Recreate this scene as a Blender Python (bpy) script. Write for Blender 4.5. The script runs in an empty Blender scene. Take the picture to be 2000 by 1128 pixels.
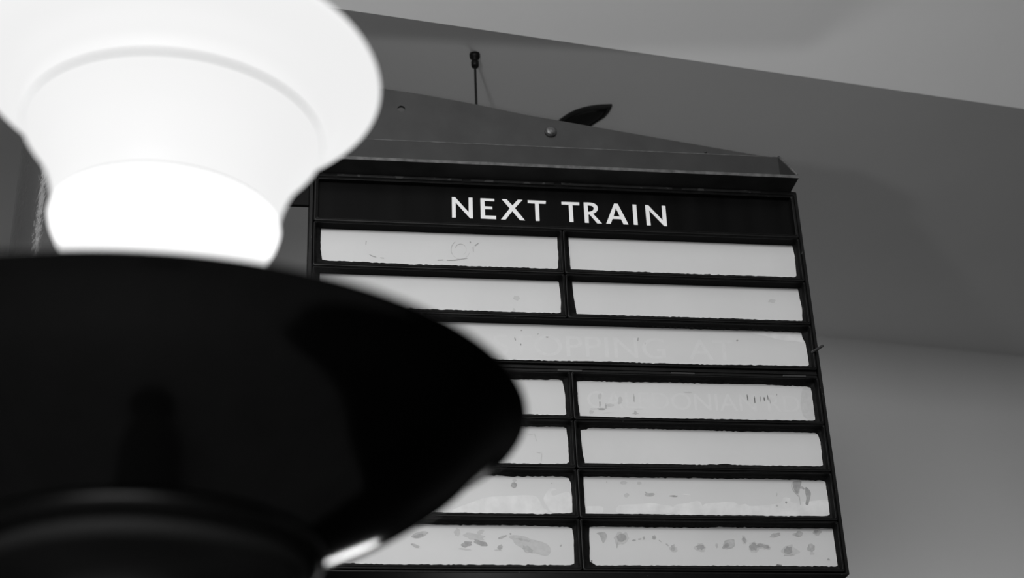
import bpy, bmesh, math, random
from mathutils import Vector, Matrix
from mathutils.geometry import tessellate_polygon

# ------------------------------------------------------------------ camera, world, lights, exposure
SC = bpy.context.scene
COL = SC.collection
EYE = 1.6
cam_data = bpy.data.cameras.new('camera')
cam = bpy.data.objects.new('camera', cam_data)
COL.objects.link(cam)
RT = Vector((0.99911404, 0.01944104, -0.03732522))
UP = Vector((0.04208475, -0.46154039, 0.88612039))
FW = Vector((0.0, 0.88690615, 0.46194966))
cam.matrix_world = Matrix(((RT.x, UP.x, -FW.x, 0), (RT.y, UP.y, -FW.y, 0), (RT.z, UP.z, -FW.z, EYE), (0, 0, 0, 1)))
cam_data.sensor_width = 36.0
cam_data.lens = 3109.05 / 2000 * 36.0
cam_data.clip_start = 0.05
cam_data.dof.use_dof = True
cam_data.dof.focus_distance = 3.10
cam_data.dof.aperture_fstop = 2.8
SC.camera = cam

SC.view_settings.view_transform = 'Standard'
SC.view_settings.look = 'None'
SC.view_settings.gamma = 1.0
SC.view_settings.use_curve_mapping = False
SC.view_settings.exposure = 0.0

world = bpy.data.worlds.new('world')
SC.world = world
world.use_nodes = True
world.node_tree.nodes['Background'].inputs[0].default_value = (1, 1, 1, 1)
world.node_tree.nodes['Background'].inputs[1].default_value = 0.055


def light(name, kind, loc, power, target=None, size=(0.1, 0.1)):
    d = bpy.data.lights.new(name, kind)
    d.energy = power
    if kind == 'AREA':
        d.shape = 'RECTANGLE'
        d.size, d.size_y = size
    else:
        d.shadow_soft_size = size[0]
    o = bpy.data.objects.new(name, d)
    COL.objects.link(o)
    o.location = loc
    if target is not None:
        o.rotation_euler = (Vector(target) - Vector(loc)).to_track_quat('-Z', 'Y').to_euler()
    return o


# lamps out of view, and added fill lights with no fitting
light('ceiling_bounce_fill', 'AREA', (-0.6, -2.2, 3.9), 150, (0.2, 2.8, 2.9), (2.6, 1.2))  # added area light, stands in for light bounced off the ceiling
light('hall_right_light', 'POINT', (4.5, 2.6, 3.1), 5, None, (0.12,))
light('platform_light', 'POINT', (-0.09, 3.3, 2.06), 1.6, None, (0.08,))
light('pillar_streak_fill', 'AREA', (-1.41, 2.415, 3.42), 0.22, (-0.85, 2.46, 3.22), (0.06, 0.40))  # added unseen strip, shaped to put the streak on the pillar
w = light('wall_fill', 'SPOT', (1.0, 2.95, 1.9), 58, (1.15, 4.5, 2.15), (0.08,))  # added unseen spot that brightens the lower wall
w.data.spot_size = math.radians(76)
w.data.spot_blend = 1.0
u = light('ceiling_fill', 'SPOT', (0.1, 3.35, 1.5), 17, (0.55, 3.75, 3.7), (0.10,))  # added unseen spot that brightens the ceiling
u.data.spot_size = math.radians(120)
u.data.spot_blend = 1.0

# outlines of the board's panes, letters, stains and painted sheen, in metres on the board
PANES = {
 'r1l': {'t': [(0.0157, 0.7344), (0.0289, 0.737), (0.0902, 0.7364), (0.1519, 0.735), (0.2243, 0.7356), (0.2971, 0.7363), (0.402, 0.7379), (0.4896, 0.7361)], 'r': [(0.4947, 0.7321), (0.4947, 0.7118), (0.4951, 0.688), (0.4926, 0.6596)], 'b': [(0.4888, 0.6576), (0.3989, 0.6579), (0.2953, 0.6579), (0.1926, 0.6577), (0.0908, 0.6597), (0.0301, 0.6597)], 'l': [(0.019, 0.6616), (0.0161, 0.6812), (0.0151, 0.7103)]},
 'r1r': {'t': [(0.5181, 0.7331), (0.5929, 0.7352), (0.6788, 0.7348), (0.7871, 0.7349), (0.8855, 0.7352), (0.9846, 0.7349)], 'r': [(0.9925, 0.7315), (0.9945, 0.7072), (0.9926, 0.6613)], 'b': [(0.9882, 0.657), (0.8771, 0.6569), (0.7477, 0.6572), (0.6409, 0.6574), (0.5668, 0.6582)], 'l': [(0.5188, 0.6582), (0.5178, 0.6889), (0.5176, 0.7127)]},
 'r2l': {'t': [(0.0115, 0.6326), (0.0306, 0.6323), (0.1112, 0.6333), (0.1924, 0.6334), (0.2742, 0.6347), (0.3566, 0.6342), (0.4396, 0.6331), (0.4834, 0.6337)], 'r': [(0.4926, 0.6291), (0.4945, 0.606), (0.4949, 0.5829), (0.4932, 0.5599)], 'b': [(0.4879, 0.558), (0.3952, 0.5579), (0.2931, 0.5586), (0.2322, 0.5583), (0.1516, 0.559), (0.0317, 0.5596)], 'l': [(0.0138, 0.5612), (0.0114, 0.5837), (0.0108, 0.6177)]},
 'r2r': {'t': [(0.5199, 0.6313), (0.5254, 0.6346), (0.6075, 0.6344), (0.7136, 0.6341), (0.8207, 0.6343), (0.9288, 0.634), (0.9832, 0.6335)], 'r': [(0.9915, 0.6303), (0.9927, 0.6137), (0.9949, 0.5878), (0.9928, 0.5585)], 'b': [(0.9898, 0.5561), (0.8877, 0.557), (0.7706, 0.5573), (0.6441, 0.5573), (0.5709, 0.5573)], 'l': [(0.5252, 0.5575), (0.5218, 0.5896), (0.5203, 0.6185)]},
 'r3': {'t': [(0.0093, 0.5376), (0.0917, 0.5369), (0.1917, 0.5356), (0.2925, 0.5341), (0.3535, 0.5342), (0.3942, 0.5329), (0.4353, 0.5342), (0.5487, 0.5338), (0.684, 0.5317), (0.8105, 0.5315), (0.8956, 0.5318), (0.9759, 0.5314)], 'r': [(0.9865, 0.5299), (0.9869, 0.5202), (0.9921, 0.5065), (0.9935, 0.4837), (0.9935, 0.4587)], 'b': [(0.9888, 0.4552), (0.887, 0.4553), (0.7817, 0.4531), (0.6777, 0.4536), (0.5746, 0.4542), (0.4723, 0.4531), (0.3912, 0.4531), (0.2907, 0.4542), (0.0923, 0.4564)], 'l': [(0.0099, 0.4573), (0.0078, 0.489), (0.0085, 0.5276)]},
 'r4l': {'t': [(0.0099, 0.4109), (0.0926, 0.4104), (0.2401, 0.4103), (0.3897, 0.4114), (0.4501, 0.4127), (0.4805, 0.4136)], 'r': [(0.488, 0.4117), (0.4908, 0.3981), (0.4927, 0.3765), (0.492, 0.3549), (0.4928, 0.3409)], 'b': [(0.4886, 0.3381), (0.4267, 0.3384), (0.2881, 0.3386), (0.0931, 0.3396)], 'l': [(0.0084, 0.3409), (0.0068, 0.3704), (0.0081, 0.4023)]},
 'r4r': {'t': [(0.5168, 0.4102), (0.5311, 0.4119), (0.6127, 0.4112), (0.695, 0.4123), (0.7986, 0.4123), (0.8823, 0.4135), (0.9242, 0.412), (0.9821, 0.4107)], 'r': [(0.9902, 0.4081), (0.9915, 0.3937), (0.9911, 0.366), (0.9909, 0.3397)], 'b': [(0.9863, 0.3371), (0.8945, 0.3366), (0.7911, 0.3365), (0.6885, 0.3355), (0.5871, 0.336)], 'l': [(0.5191, 0.3372), (0.5173, 0.3662), (0.5168, 0.3933)]},
 'r5l': {'t': [(0.0089, 0.3148), (0.19, 0.3134), (0.386, 0.3134), (0.4355, 0.3136), (0.4853, 0.3141)], 'r': [(0.4912, 0.3111), (0.4926, 0.291), (0.4931, 0.2647), (0.4924, 0.2418)], 'b': [(0.4872, 0.2383), (0.4419, 0.2368), (0.3831, 0.2374), (0.1894, 0.2377), (0.0938, 0.2381)], 'l': [(0.0076, 0.2397), (0.0059, 0.2765), (0.0071, 0.3075)]},
 'r5r': {'t': [(0.5184, 0.3079), (0.5311, 0.3103), (0.5343, 0.313), (0.636, 0.3134), (0.758, 0.3127), (0.8399, 0.3113), (0.9332, 0.3126), (0.9872, 0.3113)], 'r': [(0.992, 0.3082), (0.9952, 0.2931), (0.9953, 0.2737), (0.9941, 0.2609), (0.9942, 0.2438)], 'b': [(0.9873, 0.2411), (0.9245, 0.2413), (0.8425, 0.2407), (0.8071, 0.2423), (0.797, 0.2434), (0.7612, 0.2405), (0.6806, 0.2408), (0.5805, 0.2401)], 'l': [(0.5229, 0.2402), (0.5201, 0.26), (0.5187, 0.2862)]},
 'r6l': {'t': [(0.009, 0.2175), (0.1892, 0.2148), (0.3336, 0.2129), (0.3918, 0.2113), (0.4407, 0.2125), (0.4799, 0.2124)], 'r': [(0.4906, 0.2092), (0.494, 0.2005), (0.4944, 0.1719), (0.4937, 0.1415)], 'b': [(0.4877, 0.1395), (0.4372, 0.1374), (0.3793, 0.1377), (0.2836, 0.138), (0.0945, 0.1407)], 'l': [(0.0077, 0.1416), (0.0061, 0.1753), (0.0073, 0.2054)]},
 'r6r': {'t': [(0.5188, 0.2127), (0.5589, 0.2139), (0.6283, 0.2128), (0.7184, 0.2134), (0.799, 0.2132), (0.8803, 0.2141), (0.9415, 0.2129), (0.9887, 0.212)], 'r': [(0.9945, 0.2095), (0.9952, 0.1839), (0.9943, 0.1434)], 'b': [(0.9893, 0.1403), (0.912, 0.1388), (0.8114, 0.1392), (0.7117, 0.1391), (0.6228, 0.14), (0.5736, 0.1393)], 'l': [(0.5184, 0.1393), (0.5181, 0.1672), (0.5179, 0.1978)]},
 'r7l': {'t': [(0.0073, 0.1191), (0.1134, 0.1173), (0.2243, 0.1152), (0.283, 0.1147), (0.3785, 0.115), (0.4361, 0.1138), (0.4815, 0.1133)], 'r': [(0.491, 0.1104), (0.4931, 0.0965), (0.4924, 0.0669), (0.4915, 0.0423)], 'b': [(0.4832, 0.0391), (0.4231, 0.0391), (0.2813, 0.0389), (0.1507, 0.0385), (0.0493, 0.0401)], 'l': [(0.0071, 0.0427), (0.0054, 0.0772), (0.0065, 0.1112)]},
 'r7r': {'t': [(0.5241, 0.1128), (0.5329, 0.1144), (0.6208, 0.1141), (0.7193, 0.1138), (0.7691, 0.1156), (0.8689, 0.1149), (0.9596, 0.1148), (0.9941, 0.1152)], 'r': [(0.9998, 0.1127), (0.9996, 0.0883), (1.0006, 0.066), (0.9979, 0.0429)], 'b': [(0.9919, 0.0399), (0.9001, 0.0407), (0.8009, 0.0401), (0.693, 0.0398), (0.5861, 0.0395), (0.533, 0.0387)], 'l': [(0.521, 0.0465), (0.5221, 0.072), (0.5226, 0.0968)]},
}
LETTERS = [
 ('N', [(0.2786, 0.8088), (0.2852, 0.8088), (0.3123, 0.7746), (0.3129, 0.8089), (0.321, 0.809), (0.3207, 0.7603), (0.3147, 0.7603), (0.2862, 0.7961), (0.2859, 0.7608), (0.2782, 0.7605)], None),
 ('E', [(0.3372, 0.8086), (0.3658, 0.8084), (0.3658, 0.8023), (0.3456, 0.8025), (0.3457, 0.79), (0.3611, 0.7898), (0.3612, 0.7834), (0.3458, 0.7833), (0.3458, 0.7683), (0.3682, 0.7684), (0.3682, 0.7603), (0.3368, 0.7607)], None),
 ('X', [(0.381, 0.8085), (0.3912, 0.8087), (0.4028, 0.7943), (0.4145, 0.8085), (0.4242, 0.8084), (0.4077, 0.7881), (0.4276, 0.76), (0.4172, 0.7601), (0.4021, 0.7809), (0.3876, 0.7603), (0.3781, 0.7604), (0.397, 0.7873)], None),
 ('T', [(0.4349, 0.8083), (0.4727, 0.8082), (0.4721, 0.8012), (0.4578, 0.8011), (0.4577, 0.7601), (0.4494, 0.76), (0.4497, 0.801), (0.4349, 0.8013)], None),
 ('T', [(0.505, 0.8076), (0.5425, 0.8078), (0.5421, 0.8007), (0.528, 0.8007), (0.528, 0.7605), (0.5196, 0.7604), (0.5198, 0.8009), (0.5049, 0.8011)], None),
 ('R', [(0.5515, 0.8082), (0.56, 0.8085), (0.5665, 0.8083), (0.5723, 0.8071), (0.5768, 0.8046), (0.5797, 0.8009), (0.5807, 0.7966), (0.5802, 0.7922), (0.5778, 0.7877), (0.5743, 0.7843), (0.5698, 0.782), (0.5873, 0.7595), (0.5773, 0.7595), (0.5627, 0.7797), (0.5601, 0.7796), (0.5597, 0.7598), (0.5515, 0.76)], [(0.5596, 0.8015), (0.5643, 0.8014), (0.5686, 0.8005), (0.5713, 0.7982), (0.5721, 0.7947), (0.5708, 0.7912), (0.5678, 0.7884), (0.5634, 0.7867), (0.5595, 0.7863)]),
 ('A', [(0.6156, 0.8084), (0.6231, 0.8082), (0.6426, 0.7595), (0.6323, 0.7596), (0.6278, 0.7714), (0.61, 0.7715), (0.6053, 0.7597), (0.5958, 0.7596)], [(0.6187, 0.7974), (0.6256, 0.778), (0.6125, 0.778)]),
 ('I', [(0.6542, 0.8078), (0.6623, 0.8078), (0.6622, 0.7594), (0.6537, 0.7597)], None),
 ('N', [(0.681, 0.8078), (0.6877, 0.8075), (0.7154, 0.7728), (0.7162, 0.8076), (0.724, 0.8076), (0.7238, 0.7591), (0.7176, 0.7591), (0.6888, 0.7951), (0.6894, 0.7594), (0.6811, 0.7594)], None),
]
STAINS_SHEEN = [
 ('r7r', 'dull', [(0.5369, 0.1013), (0.545, 0.1034), (0.5536, 0.1027), (0.5563, 0.0951), (0.5525, 0.0862), (0.5481, 0.0824), (0.5453, 0.0887), (0.5421, 0.0975)]),
 ('r7r', 'faint', [(0.5983, 0.0922), (0.5957, 0.0887), (0.5937, 0.0853), (0.5905, 0.0824), (0.5861, 0.0801), (0.581, 0.0801), (0.5742, 0.0786), (0.5708, 0.0829), (0.5712, 0.0881), (0.5691, 0.092), (0.5716, 0.096), (0.5747, 0.0991), (0.5771, 0.1038), (0.5826, 0.1048), (0.5871, 0.1018), (0.5935, 0.1041), (0.5957, 0.0998), (0.597, 0.096)]),
 ('r7r', 'mid', [(0.5932, 0.093), (0.5925, 0.0895), (0.5885, 0.0879), (0.5856, 0.0852), (0.5812, 0.085), (0.5767, 0.0859), (0.5759, 0.0897), (0.575, 0.0928), (0.5752, 0.0963), (0.5788, 0.0984), (0.5822, 0.101), (0.5864, 0.1), (0.5903, 0.0989), (0.5929, 0.0963)]),
 ('r7r', 'dull', [(0.5767, 0.0792), (0.5762, 0.0765), (0.5754, 0.0749), (0.5745, 0.073), (0.5736, 0.0726), (0.5729, 0.0738), (0.5727, 0.0763), (0.573, 0.0795), (0.5739, 0.0822), (0.5746, 0.0855), (0.5755, 0.0841), (0.5766, 0.0862), (0.5765, 0.0829), (0.5774, 0.0824)]),
 ('r7r', 'dull', [(0.6109, 0.088), (0.6103, 0.0873), (0.6088, 0.087), (0.6078, 0.0865), (0.6064, 0.0864), (0.6057, 0.0871), (0.6038, 0.0871), (0.6032, 0.088), (0.6041, 0.0887), (0.6054, 0.0892), (0.6065, 0.0899), (0.6082, 0.0899), (0.6095, 0.0894), (0.6111, 0.089)]),
 ('r7r', 'dull', [(0.6216, 0.0912), (0.6213, 0.0905), (0.6211, 0.0896), (0.6194, 0.0893), (0.618, 0.0889), (0.6169, 0.0892), (0.6156, 0.0893), (0.6153, 0.09), (0.6154, 0.0908), (0.6166, 0.0915), (0.618, 0.0916), (0.619, 0.092), (0.6208, 0.0926), (0.6218, 0.092)]),
 ('r7r', 'dull', [(0.6289, 0.0925), (0.6281, 0.0912), (0.6275, 0.09), (0.6265, 0.0893), (0.6254, 0.0891), (0.6246, 0.0901), (0.6243, 0.0913), (0.6242, 0.0925), (0.6239, 0.0941), (0.6251, 0.0948), (0.626, 0.0953), (0.6271, 0.0961), (0.6281, 0.0954), (0.6281, 0.0937)]),
 ('r7r', 'dull', [(0.6508, 0.094), (0.6492, 0.0927), (0.6491, 0.0904), (0.6469, 0.0903), (0.6449, 0.0897), (0.6437, 0.0913), (0.6413, 0.0918), (0.6425, 0.0939), (0.6428, 0.0955), (0.6434, 0.0975), (0.6457, 0.0976), (0.6479, 0.0988), (0.649, 0.0968), (0.6499, 0.0955)]),
 ('r7r', 'faint', [(0.6501, 0.0927), (0.6497, 0.0915), (0.649, 0.0905), (0.6479, 0.0901), (0.647, 0.0895), (0.6459, 0.0894), (0.6446, 0.0894), (0.6441, 0.0905), (0.6431, 0.0913), (0.6438, 0.0927), (0.6442, 0.0937), (0.6443, 0.0949), (0.6455, 0.0951), (0.6464, 0.096), (0.6476, 0.0962), (0.6484, 0.0954), (0.649, 0.0946), (0.6501, 0.094)]),
 ('r7r', 'mid', [(0.6487, 0.0935), (0.6482, 0.0925), (0.6474, 0.0918), (0.6465, 0.0916), (0.6456, 0.0912), (0.6448, 0.0917), (0.6443, 0.0925), (0.6446, 0.0934), (0.6449, 0.0941), (0.6453, 0.0949), (0.646, 0.0954), (0.647, 0.0958), (0.6481, 0.0957), (0.6486, 0.0946)]),
 ('r7r', 'dull', [(0.6594, 0.085), (0.6588, 0.0849), (0.6578, 0.0855), (0.6568, 0.0857), (0.6559, 0.087), (0.6547, 0.0881), (0.6546, 0.0888), (0.6549, 0.0891), (0.6551, 0.0895), (0.6561, 0.0891), (0.6571, 0.0884), (0.6583, 0.0875), (0.6586, 0.0866), (0.6596, 0.0854)]),
 ('r7r', 'dull', [(0.6731, 0.077), (0.6717, 0.0774), (0.6708, 0.0775), (0.6697, 0.0782), (0.6686, 0.0791), (0.6679, 0.0801), (0.6674, 0.0812), (0.6671, 0.0824), (0.6687, 0.0817), (0.6692, 0.0825), (0.6706, 0.0815), (0.6715, 0.0802), (0.6724, 0.0792), (0.6724, 0.0784)]),
 ('r7r', 'faint', [(0.6884, 0.0717), (0.6893, 0.0683), (0.686, 0.0661), (0.6824, 0.0658), (0.6794, 0.0658), (0.6769, 0.0671), (0.6756, 0.0692), (0.6734, 0.0716), (0.6735, 0.0751), (0.6774, 0.0765), (0.6801, 0.0791), (0.6835, 0.0777), (0.6857, 0.0761), (0.6887, 0.0747)]),
 ('r7r', 'dull', [(0.6853, 0.0739), (0.6845, 0.0711), (0.6826, 0.0689), (0.6803, 0.0678), (0.6783, 0.0686), (0.6766, 0.0701), (0.6768, 0.073), (0.6776, 0.0753), (0.6774, 0.0783), (0.6796, 0.0792), (0.6814, 0.0799), (0.6839, 0.0816), (0.6837, 0.0777), (0.6846, 0.0762)]),
 ('r7r', 'faint', [(0.7433, 0.0731), (0.7418, 0.0704), (0.7401, 0.0676), (0.7352, 0.0691), (0.7325, 0.0673), (0.7292, 0.0679), (0.7262, 0.0692), (0.7231, 0.0709), (0.7206, 0.0736), (0.7211, 0.0769), (0.7252, 0.0786), (0.728, 0.0797), (0.7292, 0.0835), (0.7331, 0.0831), (0.7372, 0.0835), (0.7403, 0.0814), (0.7418, 0.0786), (0.7444, 0.0761)]),
 ('r7r', 'mid', [(0.7416, 0.0741), (0.7374, 0.0727), (0.736, 0.0701), (0.7325, 0.072), (0.7295, 0.0709), (0.7265, 0.072), (0.7268, 0.0747), (0.7242, 0.0771), (0.7275, 0.0786), (0.7297, 0.0796), (0.7322, 0.0811), (0.7354, 0.0807), (0.7392, 0.0799), (0.7406, 0.0771)]),
 ('r7r', 'faint', [(0.7411, 0.0674), (0.7397, 0.0667), (0.737, 0.0665), (0.7341, 0.0664), (0.7311, 0.0674), (0.7279, 0.068), (0.7257, 0.0691), (0.7276, 0.0697), (0.7261, 0.071), (0.7295, 0.0708), (0.7321, 0.0707), (0.7353, 0.0706), (0.7369, 0.0694), (0.7387, 0.0686)]),
 ('r7r', 'dull', [(0.7675, 0.0793), (0.7678, 0.0773), (0.7669, 0.0757), (0.7656, 0.0749), (0.7641, 0.0739), (0.7639, 0.0767), (0.7629, 0.0775), (0.7626, 0.0792), (0.763, 0.0812), (0.7637, 0.0835), (0.7653, 0.0828), (0.7665, 0.0837), (0.767, 0.0818), (0.7682, 0.0813)]),
 ('r7r', 'dull', [(0.8006, 0.0878), (0.8003, 0.084), (0.8, 0.0793), (0.7945, 0.0747), (0.7877, 0.0732), (0.7833, 0.0744), (0.7779, 0.0737), (0.7747, 0.076), (0.7808, 0.0809), (0.7799, 0.0838), (0.7816, 0.089), (0.7881, 0.0908), (0.7939, 0.0918), (0.7998, 0.0918)]),
 ('r7r', 'faint', [(0.7923, 0.0824), (0.7918, 0.0802), (0.7922, 0.078), (0.7899, 0.0758), (0.7876, 0.0737), (0.7846, 0.0715), (0.7818, 0.0725), (0.7795, 0.0729), (0.7762, 0.0726), (0.7753, 0.0746), (0.7761, 0.0771), (0.7776, 0.0792), (0.777, 0.0821), (0.7803, 0.0839), (0.7835, 0.0855), (0.7864, 0.0852), (0.7894, 0.0854), (0.7918, 0.0846)]),
 ('r7r', 'mid', [(0.7902, 0.0824), (0.7898, 0.0803), (0.7889, 0.078), (0.786, 0.0766), (0.7836, 0.0752), (0.7813, 0.0754), (0.7789, 0.0754), (0.7778, 0.0768), (0.7774, 0.0786), (0.7794, 0.0805), (0.7812, 0.0822), (0.7836, 0.0836), (0.787, 0.0855), (0.7883, 0.0834)]),
 ('r7r', 'faint', [(0.8248, 0.0919), (0.8255, 0.0886), (0.824, 0.0864), (0.8227, 0.085), (0.8219, 0.0823), (0.8201, 0.0832), (0.8185, 0.083), (0.8163, 0.0831), (0.8156, 0.0864), (0.8155, 0.0894), (0.8141, 0.0923), (0.8159, 0.0941), (0.816, 0.0973), (0.817, 0.1004), (0.8192, 0.0999), (0.8212, 0.0994), (0.8224, 0.0965), (0.8229, 0.0936)]),
 ('r7r', 'mid', [(0.823, 0.0923), (0.8225, 0.0898), (0.822, 0.0875), (0.8213, 0.0848), (0.8194, 0.0856), (0.8181, 0.0872), (0.8162, 0.0875), (0.816, 0.0904), (0.8156, 0.093), (0.8169, 0.0945), (0.8182, 0.0949), (0.8192, 0.097), (0.8206, 0.0957), (0.8217, 0.0942)]),
 ('r7r', 'faint', [(0.8454, 0.0766), (0.8465, 0.0725), (0.8437, 0.0694), (0.8408, 0.0664), (0.837, 0.0667), (0.8337, 0.0667), (0.8302, 0.0668), (0.829, 0.0704), (0.8263, 0.0727), (0.8279, 0.0765), (0.8287, 0.0797), (0.8291, 0.0839), (0.8325, 0.0859), (0.8359, 0.0865), (0.8395, 0.0877), (0.8422, 0.0855), (0.8453, 0.0839), (0.8453, 0.08)]),
 ('r7r', 'mid', [(0.8423, 0.0774), (0.842, 0.0742), (0.8407, 0.0702), (0.8366, 0.0716), (0.8336, 0.0699), (0.8304, 0.0709), (0.8294, 0.0741), (0.827, 0.0772), (0.8296, 0.0807), (0.8326, 0.0825), (0.8351, 0.0855), (0.8388, 0.0858), (0.841, 0.0831), (0.8416, 0.08)]),
 ('r7r', 'faint', [(0.8616, 0.0811), (0.8596, 0.0791), (0.8571, 0.0774), (0.8555, 0.0752), (0.8513, 0.0738), (0.8471, 0.074), (0.8436, 0.0742), (0.8403, 0.0747), (0.8368, 0.0754), (0.8379, 0.0776), (0.8351, 0.0794), (0.8392, 0.0814), (0.8435, 0.0826), (0.8463, 0.0851), (0.8512, 0.0859), (0.8546, 0.0846), (0.8574, 0.0837), (0.8601, 0.0827)]),
 ('r7r', 'mid', [(0.8549, 0.0809), (0.8562, 0.0795), (0.8549, 0.0775), (0.8506, 0.0765), (0.847, 0.0767), (0.8421, 0.0755), (0.8419, 0.0776), (0.8411, 0.0789), (0.842, 0.0804), (0.8441, 0.0817), (0.8465, 0.0834), (0.8503, 0.084), (0.853, 0.0832), (0.8561, 0.0827)]),
 ('r7r', 'faint', [(0.8691, 0.0755), (0.8692, 0.0734), (0.8669, 0.0722), (0.8635, 0.0721), (0.8606, 0.0732), (0.8569, 0.0718), (0.8546, 0.0737), (0.8515, 0.0751), (0.8513, 0.0773), (0.8512, 0.0793), (0.8518, 0.0813), (0.8538, 0.0829), (0.8574, 0.083), (0.8607, 0.0827), (0.8642, 0.0826), (0.867, 0.0811), (0.8677, 0.0789), (0.87, 0.0773)]),
 ('r7r', 'mid', [(0.8674, 0.0765), (0.8661, 0.075), (0.863, 0.0748), (0.8605, 0.0743), (0.8574, 0.0745), (0.8556, 0.0762), (0.8535, 0.0777), (0.8534, 0.0795), (0.8549, 0.0808), (0.8569, 0.082), (0.86, 0.0816), (0.8625, 0.0808), (0.8654, 0.0801), (0.8661, 0.0784)]),
 ('r7r', 'dull', [(0.8889, 0.1026), (0.892, 0.1015), (0.888, 0.0995), (0.8836, 0.0977), (0.8783, 0.0961), (0.8738, 0.0963), (0.8698, 0.0967), (0.8707, 0.0987), (0.8728, 0.1004), (0.8737, 0.1022), (0.8773, 0.1045), (0.8828, 0.1048), (0.8885, 0.1059), (0.8915, 0.105)]),
 ('r7r', 'faint', [(0.926, 0.0673), (0.9175, 0.0641), (0.913, 0.0611), (0.9065, 0.0603), (0.9002, 0.0611), (0.8966, 0.0642), (0.8903, 0.0661), (0.8887, 0.0703), (0.8922, 0.0739), (0.8962, 0.0775), (0.9034, 0.0781), (0.9109, 0.0785), (0.9167, 0.0757), (0.9222, 0.0723)]),
 ('r7r', 'faint', [(0.9134, 0.0703), (0.9136, 0.0667), (0.9117, 0.063), (0.9083, 0.0601), (0.9038, 0.0605), (0.9005, 0.062), (0.8957, 0.0604), (0.8937, 0.0636), (0.8919, 0.0666), (0.8894, 0.0701), (0.8939, 0.0733), (0.8955, 0.0766), (0.8983, 0.0795), (0.9024, 0.0802), (0.9067, 0.0816), (0.9128, 0.0831), (0.9125, 0.0768), (0.9138, 0.0737)]),
 ('r7r', 'mid', [(0.9106, 0.071), (0.9105, 0.0676), (0.9073, 0.0652), (0.9036, 0.0642), (0.9002, 0.0645), (0.8966, 0.0651), (0.8946, 0.0677), (0.8949, 0.0709), (0.8956, 0.0741), (0.8991, 0.0755), (0.9015, 0.0792), (0.9051, 0.0774), (0.9101, 0.0782), (0.9105, 0.0742)]),
 ('r7r', 'dull', [(0.913, 0.0627), (0.9087, 0.0619), (0.9081, 0.0613), (0.9045, 0.0608), (0.9008, 0.0603), (0.8978, 0.0604), (0.8931, 0.0602), (0.8936, 0.0609), (0.8937, 0.0616), (0.8971, 0.0623), (0.9009, 0.0628), (0.9048, 0.0632), (0.9087, 0.0634), (0.9107, 0.0631)]),
 ('r7r', 'dull', [(0.9366, 0.1056), (0.9353, 0.1032), (0.9335, 0.1007), (0.9299, 0.0984), (0.9252, 0.0979), (0.9219, 0.0989), (0.919, 0.1001), (0.9149, 0.1016), (0.9177, 0.1047), (0.9233, 0.1059), (0.9247, 0.109), (0.9292, 0.1099), (0.9327, 0.109), (0.9347, 0.1074)]),
 ('r7r', 'dull', [(0.9552, 0.0766), (0.9551, 0.073), (0.9519, 0.0709), (0.9489, 0.0686), (0.9459, 0.0702), (0.9427, 0.0706), (0.9399, 0.0727), (0.9412, 0.0764), (0.9429, 0.0791), (0.9439, 0.0827), (0.9473, 0.0841), (0.951, 0.0847), (0.9536, 0.0825), (0.9563, 0.0803)]),
 ('r7r', 'faint', [(0.9541, 0.0655), (0.9532, 0.0642), (0.9521, 0.0629), (0.9498, 0.063), (0.9479, 0.0627), (0.9454, 0.0625), (0.946, 0.0644), (0.9442, 0.0654), (0.9461, 0.0665), (0.9464, 0.0681), (0.9486, 0.0685), (0.951, 0.0692), (0.9521, 0.0676), (0.9539, 0.0669)]),
 ('r7r', 'dull', [(0.9739, 0.1099), (0.9733, 0.1071), (0.9695, 0.1052), (0.9682, 0.1025), (0.9648, 0.1003), (0.9615, 0.101), (0.9594, 0.1024), (0.9576, 0.1041), (0.9553, 0.1065), (0.9585, 0.1097), (0.962, 0.1121), (0.9658, 0.1114), (0.9692, 0.1125), (0.9711, 0.1111)]),
 ('r7r', 'faint', [(0.9675, 0.1079), (0.9685, 0.1063), (0.9676, 0.1046), (0.9652, 0.1042), (0.9633, 0.1042), (0.9612, 0.1028), (0.9589, 0.1031), (0.9584, 0.1051), (0.9583, 0.1066), (0.9581, 0.1078), (0.9573, 0.1095), (0.9583, 0.1112), (0.9602, 0.1124), (0.9624, 0.1139), (0.9644, 0.1119), (0.9667, 0.1122), (0.9667, 0.1102), (0.9688, 0.1095)]),
 ('r7r', 'mid', [(0.9677, 0.1087), (0.9658, 0.1075), (0.9643, 0.1068), (0.9631, 0.1055), (0.9613, 0.1057), (0.9595, 0.106), (0.9581, 0.1071), (0.9587, 0.1086), (0.959, 0.11), (0.9605, 0.1108), (0.9621, 0.1114), (0.964, 0.112), (0.9663, 0.1119), (0.9668, 0.1102)]),
 ('r7r', 'faint', [(0.9827, 0.0535), (0.9831, 0.0527), (0.9823, 0.0521), (0.9815, 0.0515), (0.9804, 0.0512), (0.9794, 0.0514), (0.9784, 0.0516), (0.9769, 0.0517), (0.9765, 0.0525), (0.9769, 0.0534), (0.9779, 0.054), (0.9773, 0.0552), (0.9785, 0.0558), (0.9799, 0.056), (0.981, 0.0556), (0.9822, 0.0555), (0.9824, 0.0546), (0.9833, 0.0542)]),
 ('r7r', 'mid', [(0.9821, 0.0542), (0.9821, 0.0534), (0.9809, 0.0532), (0.9801, 0.0526), (0.9791, 0.0529), (0.9783, 0.0531), (0.9777, 0.0535), (0.9771, 0.0542), (0.9781, 0.0548), (0.9786, 0.0553), (0.9794, 0.0561), (0.9804, 0.0556), (0.9815, 0.0555), (0.9818, 0.0548)]),
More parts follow.
